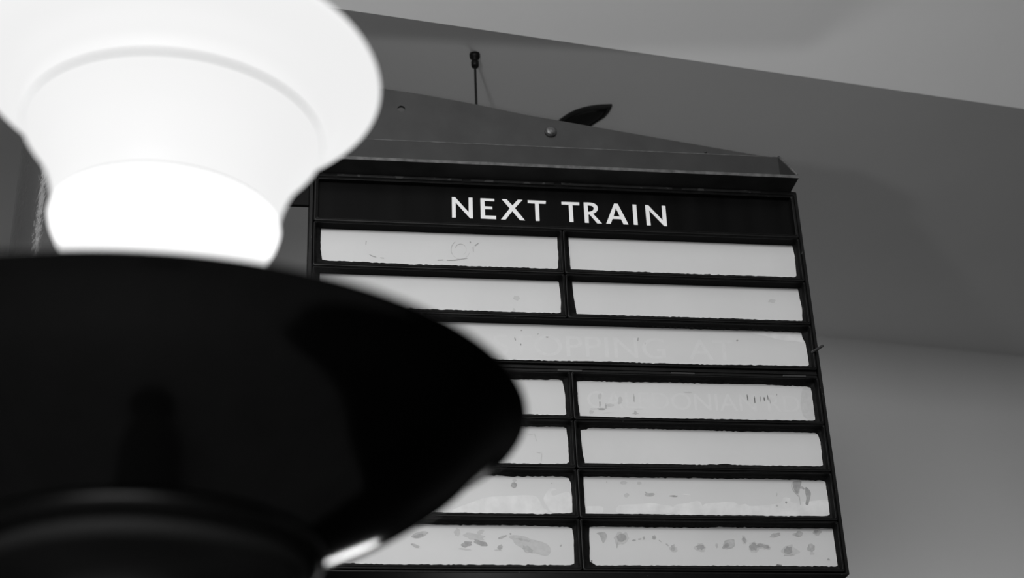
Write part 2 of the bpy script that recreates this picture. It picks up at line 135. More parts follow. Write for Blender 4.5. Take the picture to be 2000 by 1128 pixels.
 ('r7r', 'dark', [(0.8879, 0.0408), (0.8861, 0.0404), (0.8853, 0.0397), (0.8828, 0.04), (0.8799, 0.0398), (0.8781, 0.0409), (0.8756, 0.0419), (0.8768, 0.0427), (0.8775, 0.0434), (0.8788, 0.044), (0.8815, 0.0434), (0.8836, 0.0431), (0.8864, 0.0427), (0.8875, 0.0417)]),
 ('r7r', 'dark', [(0.526, 0.0475), (0.5257, 0.047), (0.5255, 0.0463), (0.5245, 0.0463), (0.5236, 0.0459), (0.5231, 0.0466), (0.5228, 0.047), (0.5224, 0.0475), (0.5229, 0.048), (0.5233, 0.0483), (0.5239, 0.0487), (0.5247, 0.0488), (0.5254, 0.0485), (0.5257, 0.048)]),
 ('r7l', 'faint', [(0.3711, 0.0919), (0.3787, 0.096), (0.3883, 0.0958), (0.4012, 0.0939), (0.4122, 0.089), (0.4314, 0.0842), (0.444, 0.0783), (0.4494, 0.0684), (0.4464, 0.0605), (0.4397, 0.0561), (0.427, 0.0593), (0.4175, 0.0616), (0.4047, 0.0635), (0.3954, 0.0706), (0.3829, 0.0788), (0.3784, 0.087)]),
 ('r7l', 'dull', [(0.4144, 0.0648), (0.4143, 0.0615), (0.409, 0.0629), (0.4051, 0.0619), (0.4001, 0.0642), (0.3982, 0.0679), (0.396, 0.0709), (0.3977, 0.0729), (0.3975, 0.0761), (0.4021, 0.0753), (0.4061, 0.0762), (0.41, 0.073), (0.4124, 0.0702), (0.4156, 0.0672)]),
 ('r7l', 'dull', [(0.4127, 0.0846), (0.4097, 0.0844), (0.4089, 0.0834), (0.4011, 0.0844), (0.3935, 0.0858), (0.3897, 0.0873), (0.3822, 0.0889), (0.3839, 0.0896), (0.3843, 0.0904), (0.3871, 0.0908), (0.3943, 0.09), (0.4023, 0.0888), (0.4073, 0.0871), (0.4114, 0.0857)]),
 ('r7l', 'mid', [(0.3011, 0.0793), (0.3024, 0.0769), (0.2989, 0.0749), (0.2948, 0.0741), (0.2908, 0.0715), (0.2865, 0.0723), (0.2839, 0.0742), (0.282, 0.0763), (0.2843, 0.0789), (0.2873, 0.0806), (0.2896, 0.0835), (0.2942, 0.0833), (0.2982, 0.083), (0.303, 0.0825)]),
 ('r7l', 'mid', [(0.332, 0.0762), (0.3297, 0.0747), (0.3252, 0.0746), (0.3202, 0.0747), (0.3151, 0.0774), (0.31, 0.0795), (0.3058, 0.0824), (0.3085, 0.0839), (0.3071, 0.0869), (0.3118, 0.0872), (0.3179, 0.0848), (0.3227, 0.0837), (0.3291, 0.0817), (0.3303, 0.0789)]),
 ('r7l', 'faint', [(0.3236, 0.0897), (0.3256, 0.0856), (0.3153, 0.086), (0.3076, 0.0863), (0.2989, 0.0868), (0.2948, 0.0905), (0.2875, 0.0931), (0.2867, 0.0961), (0.2909, 0.0979), (0.2939, 0.1003), (0.302, 0.0998), (0.3098, 0.0981), (0.3186, 0.0963), (0.3281, 0.0928)]),
 ('r7l', 'faint', [(0.3252, 0.1048), (0.3265, 0.1035), (0.3244, 0.1011), (0.3231, 0.0985), (0.3199, 0.0971), (0.317, 0.0963), (0.3146, 0.0965), (0.3141, 0.0982), (0.3128, 0.0995), (0.3133, 0.1018), (0.3162, 0.104), (0.3191, 0.1055), (0.3216, 0.1059), (0.3245, 0.1065)]),
 ('r7l', 'faint', [(0.2817, 0.1), (0.2813, 0.0969), (0.2795, 0.0947), (0.2775, 0.092), (0.2751, 0.0941), (0.2722, 0.0937), (0.2715, 0.0971), (0.2696, 0.0999), (0.2708, 0.1033), (0.2732, 0.1049), (0.2748, 0.1093), (0.2778, 0.1075), (0.2805, 0.1065), (0.281, 0.1029)]),
 ('r7l', 'faint', [(0.3006, 0.0672), (0.3014, 0.0663), (0.2964, 0.0663), (0.2929, 0.0657), (0.2872, 0.0667), (0.2833, 0.0674), (0.2785, 0.0682), (0.2768, 0.0692), (0.2792, 0.0697), (0.2808, 0.0706), (0.2876, 0.0699), (0.2924, 0.0694), (0.2981, 0.0689), (0.2999, 0.068)]),
 ('r7l', 'dull', [(0.368, 0.0955), (0.3681, 0.0943), (0.3648, 0.0922), (0.3615, 0.0906), (0.3581, 0.0887), (0.3554, 0.0885), (0.352, 0.0876), (0.3529, 0.0892), (0.3513, 0.0896), (0.3532, 0.0914), (0.3569, 0.0931), (0.3605, 0.0953), (0.363, 0.0951), (0.3667, 0.0961)]),
 ('r7l', 'dull', [(0.3585, 0.0758), (0.3599, 0.0741), (0.359, 0.0717), (0.3586, 0.0692), (0.3559, 0.0687), (0.354, 0.0666), (0.3521, 0.068), (0.3505, 0.0689), (0.3494, 0.0707), (0.3498, 0.0729), (0.351, 0.0748), (0.3528, 0.076), (0.3547, 0.0768), (0.3575, 0.0781)]),
 ('r7l', 'faint', [(0.3575, 0.067), (0.3566, 0.0664), (0.3568, 0.0653), (0.3518, 0.0656), (0.3484, 0.0652), (0.3452, 0.0655), (0.3452, 0.0664), (0.343, 0.0669), (0.3438, 0.0676), (0.3462, 0.068), (0.3488, 0.0685), (0.3521, 0.0685), (0.3561, 0.0685), (0.3565, 0.0676)]),
 ('r7l', 'dull', [(0.2227, 0.0993), (0.219, 0.096), (0.2164, 0.0933), (0.2116, 0.0911), (0.2061, 0.0887), (0.2, 0.0881), (0.1953, 0.0891), (0.1911, 0.0908), (0.1941, 0.0945), (0.1978, 0.0977), (0.2037, 0.1), (0.2096, 0.1017), (0.2155, 0.1023), (0.2198, 0.1013)]),
 ('r7l', 'mid', [(0.2122, 0.0942), (0.212, 0.0928), (0.2085, 0.0915), (0.206, 0.0904), (0.2026, 0.0891), (0.2, 0.0898), (0.1964, 0.0897), (0.1952, 0.091), (0.1963, 0.0925), (0.1983, 0.0941), (0.2019, 0.0951), (0.2057, 0.0968), (0.2091, 0.0963), (0.2138, 0.0964)]),
 ('r7l', 'dull', [(0.2048, 0.0716), (0.2056, 0.0699), (0.2023, 0.0704), (0.1996, 0.0703), (0.1961, 0.0718), (0.1947, 0.0736), (0.1916, 0.0752), (0.1901, 0.0771), (0.1913, 0.0782), (0.1944, 0.0782), (0.198, 0.0773), (0.2013, 0.0758), (0.2047, 0.0743), (0.2073, 0.0723)]),
 ('r7l', 'dull', [(0.4709, 0.0781), (0.4703, 0.077), (0.4701, 0.0761), (0.4692, 0.0756), (0.4686, 0.0744), (0.4673, 0.0741), (0.4667, 0.0749), (0.4659, 0.0753), (0.4659, 0.0761), (0.4666, 0.0769), (0.4669, 0.0779), (0.4679, 0.0781), (0.469, 0.0789), (0.47, 0.0787)]),
 ('r7l', 'mid', [(0.3763, 0.0983), (0.3763, 0.0976), (0.3758, 0.0971), (0.3752, 0.0968), (0.3745, 0.0966), (0.3739, 0.097), (0.3735, 0.0976), (0.373, 0.0983), (0.3732, 0.0992), (0.3739, 0.0997), (0.3746, 0.1001), (0.3753, 0.0998), (0.3761, 0.0998), (0.3766, 0.0991)]),
 ('r6l', 'mid', [(0.3909, 0.1942), (0.3898, 0.1917), (0.3883, 0.1896), (0.386, 0.1884), (0.3835, 0.188), (0.3817, 0.1899), (0.3791, 0.1911), (0.3794, 0.194), (0.3804, 0.1964), (0.3816, 0.1987), (0.3841, 0.1994), (0.3864, 0.1996), (0.3884, 0.1983), (0.3905, 0.1969)]),
 ('r6l', 'faint', [(0.3911, 0.2038), (0.3898, 0.2023), (0.3887, 0.2011), (0.3871, 0.2005), (0.3853, 0.2002), (0.3839, 0.2011), (0.383, 0.2023), (0.3824, 0.2037), (0.3828, 0.2052), (0.3842, 0.2062), (0.3857, 0.2069), (0.3874, 0.2072), (0.389, 0.2066), (0.3897, 0.2052)]),
 ('r6l', 'faint', [(0.3838, 0.1593), (0.3834, 0.1578), (0.3825, 0.1565), (0.3809, 0.1559), (0.3791, 0.1557), (0.3777, 0.1566), (0.3765, 0.1577), (0.376, 0.1592), (0.3764, 0.1607), (0.3776, 0.162), (0.3793, 0.1628), (0.3811, 0.1624), (0.3826, 0.1619), (0.3837, 0.1607)]),
 ('r6l', 'mid', [(0.4584, 0.199), (0.4583, 0.1985), (0.458, 0.1981), (0.4576, 0.1979), (0.4572, 0.1979), (0.4568, 0.1981), (0.4565, 0.1984), (0.4564, 0.1989), (0.4565, 0.1994), (0.4569, 0.1997), (0.4573, 0.2), (0.4577, 0.2), (0.4581, 0.1998), (0.4584, 0.1994)]),
 ('r6l', 'painted_sheen', [(0.3115, 0.1617), (0.3376, 0.1699), (0.3767, 0.1728), (0.4094, 0.1742), (0.4272, 0.1711), (0.4378, 0.1515), (0.4421, 0.14), (0.356, 0.1383), (0.2659, 0.1392)]),  # lighter patch: reflection on the pane, painted in
 ('r6l', 'painted_sheen', [(0.4402, 0.1685), (0.4509, 0.1858), (0.4592, 0.1886), (0.4657, 0.1867), (0.4556, 0.1817), (0.4592, 0.1739), (0.4752, 0.1792), (0.491, 0.1795), (0.4916, 0.1419), (0.4569, 0.1415), (0.446, 0.1533)]),
 ('r5l', 'faint', [(0.4285, 0.2984), (0.4265, 0.2976), (0.4249, 0.297), (0.423, 0.2961), (0.42, 0.2958), (0.4159, 0.2947), (0.4159, 0.2954), (0.4151, 0.2957), (0.4151, 0.2962), (0.4167, 0.2969), (0.4194, 0.2978), (0.4224, 0.2981), (0.425, 0.2985), (0.4286, 0.299)]),
 ('r5l', 'faint', [(0.4313, 0.2921), (0.432, 0.2883), (0.4325, 0.285), (0.4323, 0.2834), (0.4321, 0.2821), (0.431, 0.2854), (0.4302, 0.2883), (0.4294, 0.2915), (0.4286, 0.2954), (0.4283, 0.2983), (0.4285, 0.2996), (0.4291, 0.2986), (0.4298, 0.2969), (0.4305, 0.2959)]),
 ('r5l', 'faint', [(0.4393, 0.2593), (0.4384, 0.259), (0.4373, 0.2588), (0.4355, 0.2587), (0.4334, 0.2593), (0.4317, 0.2598), (0.4304, 0.2604), (0.4289, 0.2611), (0.4308, 0.2612), (0.4324, 0.2612), (0.4338, 0.2613), (0.4356, 0.2609), (0.4377, 0.2605), (0.4386, 0.2599)]),
 ('r5l', 'faint', [(0.4413, 0.2514), (0.4405, 0.2465), (0.4397, 0.2421), (0.439, 0.2411), (0.4388, 0.2428), (0.4385, 0.2435), (0.4386, 0.2471), (0.4393, 0.2515), (0.4398, 0.2558), (0.4405, 0.2587), (0.4413, 0.2627), (0.4413, 0.2591), (0.4416, 0.2583), (0.4418, 0.2564)]),
 ('r6r', 'mid', [(0.9301, 0.2092), (0.946, 0.2108), (0.9434, 0.2006), (0.9401, 0.1952), (0.9376, 0.1877), (0.9356, 0.184), (0.9325, 0.1866), (0.9293, 0.1924), (0.9282, 0.2004)]),
 ('r6r', 'mid', [(0.9529, 0.1975), (0.9572, 0.196), (0.9621, 0.1875), (0.9599, 0.1769), (0.9566, 0.1689), (0.9536, 0.162), (0.9486, 0.1635), (0.9519, 0.1755), (0.9511, 0.1874)]),
 ('r6r', 'dull', [(0.9266, 0.2083), (0.9279, 0.2084), (0.9271, 0.195), (0.9386, 0.1787), (0.9378, 0.1771), (0.9253, 0.1937)]),
 ('r6r', 'dull', [(0.9434, 0.2006), (0.9506, 0.1959), (0.9492, 0.1932), (0.9422, 0.1952), (0.9388, 0.1846), (0.9372, 0.1845)]),
 ('r6r', 'dull', [(0.9372, 0.1806), (0.9388, 0.1806), (0.9393, 0.1639), (0.9381, 0.1629)]),
 ('r6r', 'mid', [(0.6978, 0.1763), (0.6978, 0.1755), (0.6961, 0.1749), (0.6926, 0.1747), (0.6892, 0.1747), (0.6875, 0.1755), (0.6837, 0.1758), (0.6825, 0.1766), (0.6839, 0.1774), (0.6871, 0.1777), (0.6898, 0.1781), (0.693, 0.1781), (0.6952, 0.1775), (0.6989, 0.1771)]),
 ('r6r', 'dull', [(0.6546, 0.1797), (0.6531, 0.1782), (0.6509, 0.1767), (0.6469, 0.1754), (0.6423, 0.1753), (0.6375, 0.1752), (0.6364, 0.1766), (0.6343, 0.1776), (0.6352, 0.1792), (0.6388, 0.1804), (0.6423, 0.1815), (0.6464, 0.1817), (0.6512, 0.1821), (0.6535, 0.181)]),
 ('r6r', 'dull', [(0.6416, 0.1788), (0.6405, 0.1788), (0.6392, 0.1796), (0.638, 0.18), (0.6365, 0.1811), (0.6355, 0.1825), (0.6351, 0.1837), (0.6354, 0.1844), (0.636, 0.1849), (0.6374, 0.1843), (0.6386, 0.183), (0.64, 0.1823), (0.6413, 0.181), (0.6407, 0.1803)]),
 ('r6r', 'faint', [(0.6306, 0.2013), (0.6303, 0.1993), (0.6276, 0.1992), (0.6265, 0.1979), (0.6248, 0.1977), (0.6235, 0.1986), (0.6219, 0.1995), (0.6222, 0.2012), (0.6223, 0.2028), (0.6233, 0.2045), (0.6254, 0.2044), (0.627, 0.2044), (0.6286, 0.2041), (0.6301, 0.2031)]),
 ('r6r', 'faint', [(0.6029, 0.2022), (0.6013, 0.2009), (0.6002, 0.1993), (0.597, 0.1988), (0.5937, 0.1984), (0.5909, 0.1993), (0.5889, 0.2005), (0.5893, 0.202), (0.5896, 0.2034), (0.5918, 0.2045), (0.5944, 0.2051), (0.5977, 0.206), (0.5997, 0.2045), (0.602, 0.2036)]),
 ('r6r', 'faint', [(0.605, 0.1774), (0.604, 0.1753), (0.6021, 0.1743), (0.6005, 0.1726), (0.5981, 0.1723), (0.596, 0.1734), (0.5947, 0.1751), (0.5949, 0.1772), (0.5956, 0.1791), (0.5976, 0.1799), (0.599, 0.1811), (0.601, 0.1814), (0.6028, 0.1807), (0.6043, 0.1793)]),
 ('r6r', 'mid', [(0.9127, 0.1665), (0.9121, 0.1657), (0.9118, 0.1646), (0.9109, 0.1639), (0.91, 0.1646), (0.9092, 0.1648), (0.9085, 0.1655), (0.9088, 0.1664), (0.9086, 0.1675), (0.9095, 0.1681), (0.9104, 0.1688), (0.9114, 0.1686), (0.9122, 0.1682), (0.9129, 0.1675)]),
 ('r6r', 'dull', [(0.8946, 0.1597), (0.8936, 0.1589), (0.8932, 0.1579), (0.892, 0.1577), (0.8909, 0.1577), (0.8897, 0.1578), (0.8892, 0.1587), (0.8895, 0.1596), (0.8893, 0.1606), (0.8901, 0.1615), (0.8914, 0.1616), (0.8925, 0.1616), (0.8932, 0.161), (0.8935, 0.1603)]),
 ('r6r', 'dull', [(0.8953, 0.1826), (0.8948, 0.1815), (0.8945, 0.1802), (0.8942, 0.1793), (0.8937, 0.1782), (0.8934, 0.1791), (0.8934, 0.1809), (0.8937, 0.1826), (0.8939, 0.1842), (0.8943, 0.1856), (0.8947, 0.1863), (0.895, 0.186), (0.8952, 0.1854), (0.8953, 0.1842)]),
 ('r6r', 'dull', [(0.564, 0.2029), (0.5639, 0.2024), (0.5635, 0.2021), (0.563, 0.202), (0.5626, 0.2019), (0.5622, 0.2021), (0.562, 0.2025), (0.5619, 0.2029), (0.5621, 0.2033), (0.5623, 0.2037), (0.5627, 0.2039), (0.5632, 0.204), (0.5634, 0.2036), (0.5638, 0.2034)]),
 ('r6r', 'faint', [(0.9429, 0.1569), (0.9421, 0.1558), (0.9413, 0.1547), (0.9396, 0.1544), (0.9381, 0.1542), (0.9372, 0.1551), (0.9359, 0.1557), (0.9363, 0.1568), (0.9365, 0.1578), (0.9371, 0.1589), (0.9387, 0.1596), (0.9401, 0.1589), (0.9415, 0.1587), (0.943, 0.1581)]),
 ('r6r', 'painted_sheen', [(0.5196, 0.1524), (0.5359, 0.1544), (0.5521, 0.1528), (0.5488, 0.1404), (0.5201, 0.1395)]),  # lighter patches along this pane's foot: its reflection painted as colour
 ('r6r', 'painted_sheen', [(0.5836, 0.1563), (0.6114, 0.1587), (0.6469, 0.1618), (0.6668, 0.1586), (0.6868, 0.155), (0.6819, 0.1425), (0.6303, 0.1426), (0.5801, 0.142)]),
 ('r6r', 'painted_sheen', [(0.6908, 0.1576), (0.7153, 0.1626), (0.7411, 0.1661), (0.7399, 0.14), (0.6906, 0.1407)]),
 ('r6r', 'painted_sheen', [(0.7469, 0.1596), (0.7741, 0.1644), (0.8075, 0.1654), (0.8172, 0.1605), (0.8303, 0.1625), (0.8426, 0.1582), (0.8975, 0.165), (0.9066, 0.1762), (0.9194, 0.175), (0.9261, 0.1659), (0.9971, 0.1721), (0.9945, 0.143), (0.8997, 0.1406), (0.8074, 0.1408), (0.745, 0.1401)]),
 ('r6r', 'painted_sheen', [(0.7243, 0.179), (0.7245, 0.1785), (0.7227, 0.1783), (0.7186, 0.1786), (0.7147, 0.1789), (0.7103, 0.1794), (0.706, 0.1801), (0.7085, 0.1805), (0.7093, 0.1808), (0.7097, 0.1814), (0.715, 0.1808), (0.7189, 0.1804), (0.7234, 0.1799), (0.7227, 0.1794)]),
 ('r3', 'painted_sheen', [(0.8813, 0.5282), (0.9058, 0.5305), (0.9628, 0.5301), (0.985, 0.5285), (0.9876, 0.5194), (0.9886, 0.5085), (0.9726, 0.5102), (0.9403, 0.5126), (0.9108, 0.5204), (0.8928, 0.5231)]),
 ('r3', 'mid', [(0.6473, 0.505), (0.6471, 0.5034), (0.6467, 0.5022), (0.6463, 0.5018), (0.6459, 0.5019), (0.6452, 0.501), (0.6451, 0.503), (0.6453, 0.505), (0.6457, 0.5065), (0.646, 0.5079), (0.6464, 0.5087), (0.6469, 0.5088), (0.6473, 0.5086), (0.6475, 0.5069)]),
 ('r3', 'faint', [(0.6614, 0.4969), (0.6612, 0.4957), (0.6608, 0.4948), (0.6602, 0.4943), (0.6597, 0.4942), (0.6592, 0.4947), (0.6593, 0.4959), (0.6586, 0.4968), (0.6592, 0.4979), (0.6597, 0.4983), (0.6601, 0.4991), (0.6606, 0.4994), (0.661, 0.4988), (0.6612, 0.4978)]),
 ('r3', 'mid', [(0.8523, 0.5085), (0.8519, 0.5076), (0.8512, 0.5071), (0.8505, 0.5064), (0.8494, 0.506), (0.8487, 0.5067), (0.8482, 0.5075), (0.8479, 0.5083), (0.8488, 0.509), (0.8493, 0.5096), (0.8499, 0.5107), (0.8508, 0.5101), (0.8517, 0.5101), (0.8524, 0.5094)]),
 ('r3', 'mid', [(0.4142, 0.5181), (0.4141, 0.5174), (0.4132, 0.5172), (0.4127, 0.5166), (0.4118, 0.5165), (0.411, 0.5167), (0.4107, 0.5174), (0.411, 0.518), (0.4108, 0.5185), (0.4113, 0.519), (0.4121, 0.5191), (0.4128, 0.5194), (0.4136, 0.5191), (0.4139, 0.5186)]),
 ('r3', 'mid', [(0.4005, 0.4989), (0.4004, 0.497), (0.4003, 0.4956), (0.4, 0.4947), (0.3995, 0.4948), (0.399, 0.4955), (0.3984, 0.4964), (0.3977, 0.498), (0.3976, 0.4999), (0.3977, 0.5012), (0.3978, 0.5026), (0.3983, 0.5034), (0.399, 0.5012), (0.3997, 0.5005)]),
 ('r3', 'mid', [(0.4111, 0.4871), (0.4108, 0.4862), (0.4106, 0.4851), (0.41, 0.4847), (0.4094, 0.4847), (0.4089, 0.4853), (0.4086, 0.4861), (0.4087, 0.487), (0.4085, 0.4882), (0.4091, 0.4886), (0.4096, 0.489), (0.4101, 0.4889), (0.4105, 0.4887), (0.411, 0.4881)]),
 ('r3', 'mid', [(0.4664, 0.5042), (0.4651, 0.504), (0.4646, 0.5036), (0.4638, 0.5031), (0.4624, 0.5035), (0.4608, 0.5037), (0.4605, 0.5044), (0.4597, 0.505), (0.4608, 0.5054), (0.4614, 0.5059), (0.4629, 0.5057), (0.4644, 0.506), (0.4654, 0.5054), (0.4665, 0.5048)]),
 ('r3', 'dull', [(0.4468, 0.5119), (0.4477, 0.5115), (0.4469, 0.5109), (0.4462, 0.5104), (0.4454, 0.5098), (0.4446, 0.5099), (0.4438, 0.51), (0.4435, 0.5105), (0.4437, 0.5111), (0.4439, 0.5118), (0.4449, 0.5121), (0.4456, 0.5127), (0.4464, 0.5127), (0.4472, 0.5126)]),
 ('r4r', 'faint', [(0.5647, 0.3799), (0.5637, 0.3771), (0.5629, 0.374), (0.5613, 0.3735), (0.5598, 0.3734), (0.5583, 0.3741), (0.5574, 0.3766), (0.5573, 0.3797), (0.5577, 0.383), (0.5596, 0.3838), (0.5607, 0.3859), (0.5622, 0.3866), (0.5636, 0.3855), (0.5648, 0.3833)]),
 ('r4r', 'mid', [(0.5613, 0.3637), (0.5612, 0.3605), (0.5606, 0.359), (0.56, 0.3556), (0.5594, 0.3565), (0.5588, 0.3569), (0.5589, 0.3608), (0.559, 0.3637), (0.559, 0.3675), (0.5598, 0.3686), (0.5603, 0.3698), (0.5608, 0.3696), (0.5612, 0.3683), (0.5617, 0.367)]),
 ('r4r', 'mid', [(0.5695, 0.353), (0.5697, 0.3522), (0.568, 0.3514), (0.5649, 0.3509), (0.5617, 0.351), (0.5583, 0.3511), (0.5567, 0.3519), (0.555, 0.3527), (0.554, 0.3539), (0.5591, 0.3542), (0.5618, 0.3547), (0.565, 0.3547), (0.5677, 0.3544), (0.5709, 0.354)]),
 ('r4r', 'dull', [(0.5554, 0.353), (0.5534, 0.3527), (0.5522, 0.3524), (0.5494, 0.3521), (0.5461, 0.3521), (0.5423, 0.3521), (0.5397, 0.3523), (0.5409, 0.3527), (0.5405, 0.353), (0.5427, 0.3533), (0.5461, 0.3534), (0.5493, 0.3535), (0.5527, 0.3535), (0.5555, 0.3533)]),
 ('r4r', 'mid', [(0.573, 0.3593), (0.5727, 0.3575), (0.5724, 0.3555), (0.5719, 0.3535), (0.5713, 0.3541), (0.5709, 0.3548), (0.5708, 0.3571), (0.5709, 0.3593), (0.5711, 0.3616), (0.5715, 0.3634), (0.572, 0.365), (0.5726, 0.3648), (0.5727, 0.3624), (0.5731, 0.3616)]),
 ('r4r', 'faint', [(0.5884, 0.3614), (0.5873, 0.3598), (0.5843, 0.3587), (0.581, 0.3583), (0.5776, 0.3578), (0.5743, 0.3584), (0.5719, 0.3595), (0.5692, 0.361), (0.574, 0.3623), (0.5747, 0.3638), (0.578, 0.3646), (0.5818, 0.3649), (0.584, 0.3636), (0.5874, 0.363)]),
 ('r4r', 'faint', [(0.6059, 0.3721), (0.6038, 0.3687), (0.6028, 0.3655), (0.6009, 0.3652), (0.5992, 0.3642), (0.5969, 0.3639), (0.5958, 0.3675), (0.5975, 0.3719), (0.5972, 0.3754), (0.5985, 0.3784), (0.6003, 0.3798), (0.6021, 0.3799), (0.6038, 0.3789), (0.6051, 0.3761)]),
 ('r4r', 'dull', [(0.6302, 0.3771), (0.6296, 0.374), (0.6294, 0.3699), (0.6288, 0.3684), (0.6283, 0.3692), (0.6278, 0.3701), (0.6274, 0.3725), (0.6276, 0.3769), (0.6277, 0.3808), (0.628, 0.3857), (0.6287, 0.387), (0.6293, 0.3865), (0.6296, 0.3835), (0.6301, 0.3813)]),
 ('r4r', 'dull', [(0.6324, 0.3471), (0.6316, 0.3453), (0.631, 0.3433), (0.6296, 0.3431), (0.6283, 0.3426), (0.6276, 0.3443), (0.6268, 0.3453), (0.6266, 0.347), (0.6272, 0.3485), (0.6276, 0.3507), (0.6289, 0.3516), (0.63, 0.3504), (0.6309, 0.3497), (0.6316, 0.3487)]),
 ('r4r', 'dull', [(0.636, 0.3453), (0.6355, 0.3448), (0.6327, 0.3445), (0.6304, 0.3441), (0.627, 0.3439), (0.6256, 0.3445), (0.6221, 0.3445), (0.6229, 0.345), (0.623, 0.3454), (0.6251, 0.3457), (0.6275, 0.346), (0.6302, 0.346), (0.6325, 0.3459), (0.6347, 0.3457)]),
 ('r4r', 'faint', [(0.6452, 0.3547), (0.6443, 0.3544), (0.6431, 0.3541), (0.638, 0.3541), (0.6342, 0.3537), (0.6312, 0.3539), (0.6281, 0.354), (0.6288, 0.3543), (0.6287, 0.3546), (0.6314, 0.3548), (0.6351, 0.355), (0.6388, 0.3552), (0.6417, 0.355), (0.6444, 0.3549)]),
 ('r4r', 'faint', [(0.5833, 0.3457), (0.5793, 0.3452), (0.5787, 0.3449), (0.575, 0.3445), (0.5713, 0.3444), (0.5677, 0.3443), (0.5641, 0.3442), (0.5649, 0.3446), (0.5652, 0.3449), (0.5662, 0.3453), (0.5708, 0.3457), (0.5752, 0.3459), (0.5781, 0.3459), (0.5816, 0.3459)]),
 ('r4r', 'faint', [(0.5474, 0.3467), (0.5453, 0.3448), (0.5447, 0.3425), (0.5424, 0.3427), (0.5405, 0.3417), (0.5388, 0.3427), (0.538, 0.3446), (0.5384, 0.3465), (0.5385, 0.3482), (0.5395, 0.3499), (0.5413, 0.3501), (0.5429, 0.3504), (0.5442, 0.3496), (0.5465, 0.349)]),
 ('r4r', 'faint', [(0.7441, 0.3923), (0.7468, 0.3914), (0.743, 0.3909), (0.7397, 0.3905), (0.7365, 0.3908), (0.7338, 0.3909), (0.7316, 0.3913), (0.7307, 0.392), (0.7286, 0.3929), (0.7326, 0.3935), (0.7367, 0.3935), (0.7404, 0.3941), (0.7437, 0.3937), (0.7473, 0.3933)]),
 ('r4r', 'dark', [(0.8589, 0.3837), (0.859, 0.3801), (0.8588, 0.3775), (0.8584, 0.3757), (0.858, 0.3768), (0.8576, 0.378), (0.857, 0.3793), (0.8569, 0.3833), (0.8568, 0.3868), (0.857, 0.3893), (0.8574, 0.3901), (0.8578, 0.3915), (0.8583, 0.3894), (0.8586, 0.387)]),
 ('r4r', 'dark', [(0.873, 0.3792), (0.873, 0.3752), (0.8725, 0.3729), (0.8719, 0.3726), (0.8714, 0.3709), (0.871, 0.3736), (0.8707, 0.3757), (0.8706, 0.3789), (0.8704, 0.3832), (0.8712, 0.3839), (0.8716, 0.3852), (0.8722, 0.3882), (0.8726, 0.3855), (0.8731, 0.3832)]),
 ('r4r', 'mid', [(0.8848, 0.3817), (0.8848, 0.3789), (0.8843, 0.3777), (0.8839, 0.3743), (0.8835, 0.3764), (0.8832, 0.3772), (0.8829, 0.3788), (0.8828, 0.3815), (0.883, 0.3841), (0.8833, 0.3866), (0.8838, 0.3875), (0.8842, 0.3869), (0.8847, 0.3864), (0.8849, 0.3843)]),
 ('r4r', 'dark', [(0.8932, 0.3816), (0.8927, 0.3793), (0.8923, 0.3777), (0.8918, 0.3768), (0.8914, 0.3766), (0.8909, 0.3772), (0.8908, 0.3792), (0.8906, 0.3813), (0.8908, 0.3838), (0.8912, 0.3856), (0.8917, 0.3859), (0.8921, 0.3861), (0.8925, 0.3853), (0.8929, 0.384)]),
 ('r4r', 'dark', [(0.9006, 0.3847), (0.9003, 0.3819), (0.9, 0.3804), (0.8997, 0.3791), (0.8993, 0.3769), (0.899, 0.38), (0.8987, 0.3814), (0.8987, 0.3844), (0.8987, 0.3868), (0.8987, 0.3899), (0.8992, 0.3898), (0.8995, 0.3908), (0.9, 0.3903), (0.9003, 0.3877)]),
 ('r4r', 'mid', [(0.9037, 0.3772), (0.9037, 0.3751), (0.9038, 0.3716), (0.9033, 0.3723), (0.903, 0.3711), (0.9027, 0.3728), (0.9026, 0.3749), (0.9024, 0.377), (0.9025, 0.3792), (0.9026, 0.3808), (0.9028, 0.3826), (0.9032, 0.3825), (0.9035, 0.3817), (0.9036, 0.3792)]),
 ('r4r', 'mid', [(0.9196, 0.3918), (0.9193, 0.391), (0.919, 0.3904), (0.9186, 0.3894), (0.9183, 0.3898), (0.9178, 0.3898), (0.9177, 0.3908), (0.918, 0.3918), (0.9181, 0.3926), (0.9184, 0.3932), (0.9187, 0.394), (0.9191, 0.3937), (0.9193, 0.3932), (0.9195, 0.3926)]),
 ('r4r', 'painted_shade', [(0.9743, 0.4069), (0.9872, 0.408), (0.992, 0.4058), (0.9911, 0.3432), (0.9704, 0.3428), (0.9649, 0.3663), (0.9684, 0.3888)]),  # darker right end: shade painted into the pane colour
 ('r1l', 'faint', [(0.314, 0.6885), (0.3124, 0.6849), (0.3104, 0.6816), (0.3079, 0.6788), (0.305, 0.6764), (0.3018, 0.6747), (0.2985, 0.6735), (0.2951, 0.6731), (0.2917, 0.6733), (0.2884, 0.6741), (0.2853, 0.6757), (0.2826, 0.6778), (0.2802, 0.6804), (0.2783, 0.6836), (0.2792, 0.6842), (0.281, 0.6812), (0.2833, 0.6787), (0.2859, 0.6767), (0.2888, 0.6753), (0.2919, 0.6744), (0.2951, 0.6742), (0.2984, 0.6747), (0.3015, 0.6757), (0.3045, 0.6774), (0.3072, 0.6796), (0.3096, 0.6823), (0.3115, 0.6854), (0.313, 0.6888)]),
